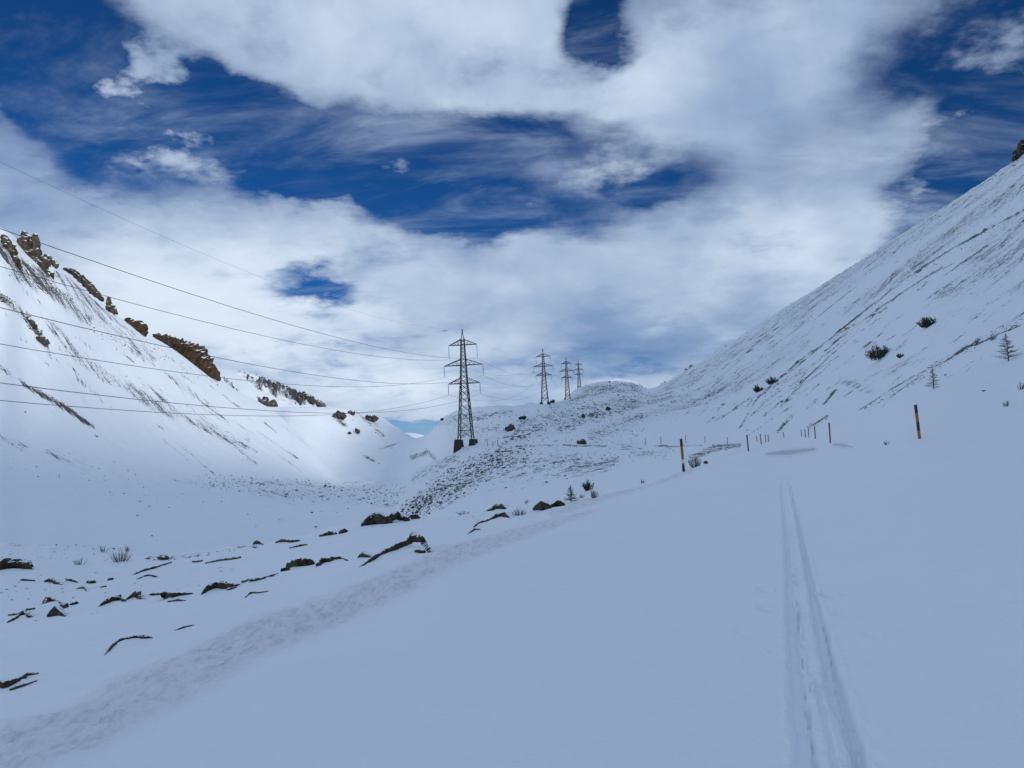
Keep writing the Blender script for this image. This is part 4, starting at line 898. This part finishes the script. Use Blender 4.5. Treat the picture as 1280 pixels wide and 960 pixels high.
# ------------------------------------------------------------------ plants
def bush(px, py, w, h, label, mat_leaf, n, kind="pine"):
    """low bush: stems rising from the base with short needle-like blades"""
    b = hit(px, py); D = np.linalg.norm(b); W_ = w * D / F / 2; H_ = h * D / F
    t = empty("dwarf_pine" if kind == "pine" else "dry_shrub", b, label, "bush", None); rg = np.random.RandomState(int(px))
    st = MB(); lf = MB(); nst = 34 if kind == "pine" else (26 if h > 9 else 10)
    e = max(.25 * D / F, .006)
    for i in range(nst):
        a = rg.uniform(0, 6.28); q = math.sqrt(rg.uniform()); x = W_ * q * math.cos(a); yy = W_ * .8 * q * math.sin(a); hh = H_ * rg.uniform(.55, 1) * (1 - .45 * q * q)
        root = np.array([x * .45, yy * .45, -.05 * H_]); tip = np.array([x, yy, hh]); midp = (root + tip) / 2 + [x*.12, yy*.12, 0]
        st.tube(root, midp, e * 1.1, e * .8, 4); st.tube(midp, tip, e * .8, e * .3, 4)
        for k in range(n):
            f = rg.uniform(.15, 1.05); c = root + (tip - root) * f + rg.normal(0, .06, 3) * (W_, W_, H_ * .6)
            d = rg.normal(0, 1, 3); d[2] = abs(d[2]) * 1.3 + .3; d /= np.linalg.norm(d); l = H_ * rg.uniform(.12, .26)
            lf.tube(c, c + d * l, e * (1.25 if kind == "pine" else .45), e * .15, 3)
    st.obj("stem", M_BARK, t); lf.obj("foliage" if kind == "pine" else "twig", mat_leaf, t)
    return t
bush(1100, 449, 32, 17, "largest dark dwarf pine on the right slope", M_NEEDLE, 26)
bush(1160, 409, 22, 12, "dark dwarf pine higher up the right slope, above the largest one", M_NEEDLE, 24)
bush(948, 490, 13, 9, "round dark dwarf pine low on the far right slope, left of a pair", M_NEEDLE, 16)
bush(965, 480, 16, 8, "flat dark dwarf pine low on the far right slope, right of a pair", M_NEEDLE, 16)
bush(1126, 447, 10, 5, "small grey green bush right of the largest dwarf pine", M_NEEDLE, 8)
bush(735, 613, 15, 13, "round topped dark bush right of the bare sapling at the shoulder", M_NEEDLE, 14)
bush(743, 622, 12, 11, "grey bush right under the round topped dark one", M_TWIG, 8, "dry")
bush(869, 584, 19, 16, "dry shrub beside the striped snow pole", M_TWIG, 10, "dry")
bush(151, 702, 22, 15, "larger tuft of dry stems in the hollow on the left", M_TWIG, 7, "dry")
bush(100, 706, 16, 8, "low tuft of dry stems left of the larger tuft", M_TWIG, 6, "dry")
bush(129, 690, 12, 8, "dark grassy tuft above the two dry tufts on the left", M_NEEDLE, 6, "dry")
bush(159, 689, 7, 9, "faint twiggy tuft right behind the larger dry tuft", M_TWIG, 3, "dry")
bush(650, 644, 22, 10, "bare twiggy shrub right of the two arched rocks", M_TWIG, 7, "dry")
bush(579, 643, 19, 6, "low dark heather on the crest left of the arched rocks", M_NEEDLE, 10, "dry")
bush(658, 629, 9, 5, "small grey tuft on the stony slope above the mossy boulder", M_TWIG, 5, "dry")
bush(803, 604, 6, 5, "small dark tuft beyond the icy shoulder", M_NEEDLE, 5, "dry")
bush(1258, 508, 9, 7, "small twiggy tuft low on the right bank", M_TWIG, 5, "dry")
bush(1109, 556, 8, 7, "tiny dry sprig in the snow left of the thick striped pole", M_TWIG, 3, "dry")
bush(1277, 487, 9, 9, "twiggy bush cut by the photo's right edge", M_TWIG, 5, "dry")
bush(1241, 425, 8, 9, "small dark bush between the two larch saplings", M_NEEDLE, 6, "dry")
bush(1222, 429, 7, 6, "small dry tuft left of the dark bush on the rill", M_TWIG, 5, "dry")
bush(728, 622, 9, 6, "dry stalks at the foot of the bare sapling", M_TWIG, 5, "dry")

def sapling(px, py, h, w, label, seed, dens=1.0):
    b = hit(px, py); D = np.linalg.norm(b); H_ = h * D / F; W_ = w * D / F / 2; rg = np.random.RandomState(seed)
    t = empty("larch_sapling", b, label, "sapling", "leafless larch saplings"); e = .28 * D / F
    lean = rg.uniform(-.08, .02) * H_
    tr = MB(); pts = [np.array([lean * f + rg.normal(0, .01) * H_, rg.normal(0, .01) * H_, H_ * f - .05 * H_]) for f in np.linspace(0, 1.03, 7)]
    for k in range(6): tr.tube(pts[k], pts[k+1], e * (2.2 - .32 * k), e * (2.2 - .32 * (k+1)), 6)
    tr.obj("trunk", M_BARK, t); nb = int(58 * dens); lf = MB()
    for i in range(nb):
        f = .12 + .86 * i / nb; base = pts[0] + (pts[-1] - pts[0]) * f; a = rg.uniform(0, 6.28); l = W_ * (1.08 - f) * rg.uniform(.6, 1.15)
        d = np.array([math.cos(a), math.sin(a), rg.uniform(-.05, .45)]); q = base + d * l; q2 = q + np.array([d[0], d[1], d[2] + .5]) * l * .3
        br = MB(); br.tube(base, q, e * 1.1, e * .7, 3); br.tube(q, q2, e * .5, e * .2, 3)
        for k in range(7):
            g = rg.uniform(.2, 1); c = base + (q - base) * g; dd = rg.normal(0, 1, 3); dd[2] += .4; br.tube(c, c + dd / np.linalg.norm(dd) * l * .3, e * .4, e * .12, 3)
        br.obj("branch", M_TWIG, t)
sapling(1261, 451, 30, 24, "leafless larch sapling farthest right on the slope, above the rightmost stones", 3)
sapling(1167, 486, 28, 15, "narrow leafless larch sapling up the slope from the thick striped pole", 4)
sapling(714, 628, 22, 20, "spreading leafless sapling behind the smaller mossy boulder", 8, 1.2)

# ------------------------------------------------------------------ the bird left of the pylon tip
bp_ = ray(556, 413.5) * 150
bt = empty("flying_bird", bp_, "tiny dark bird in flight left of the nearest pylon's tip", "bird")
V, Fc = stone_mesh(3); V = V * (.13, .34, .11); mesh_obj("body", V, Fc, M_BIRD, bt, True)
for s in (-1, 1):
    w = [(0, .14, .02), (s*.28, .2, .1), (s*.62, .02, .05), (s*.3, -.08, .09), (0, -.14, .02)]
    mesh_obj("wing", w + [(a, b, c - .025) for a, b, c in w], [(0,1,2,3,4), (9,8,7,6,5)] + [(i, (i+1) % 5, 5 + (i+1) % 5, 5 + i) for i in range(5)], M_BIRD, bt)
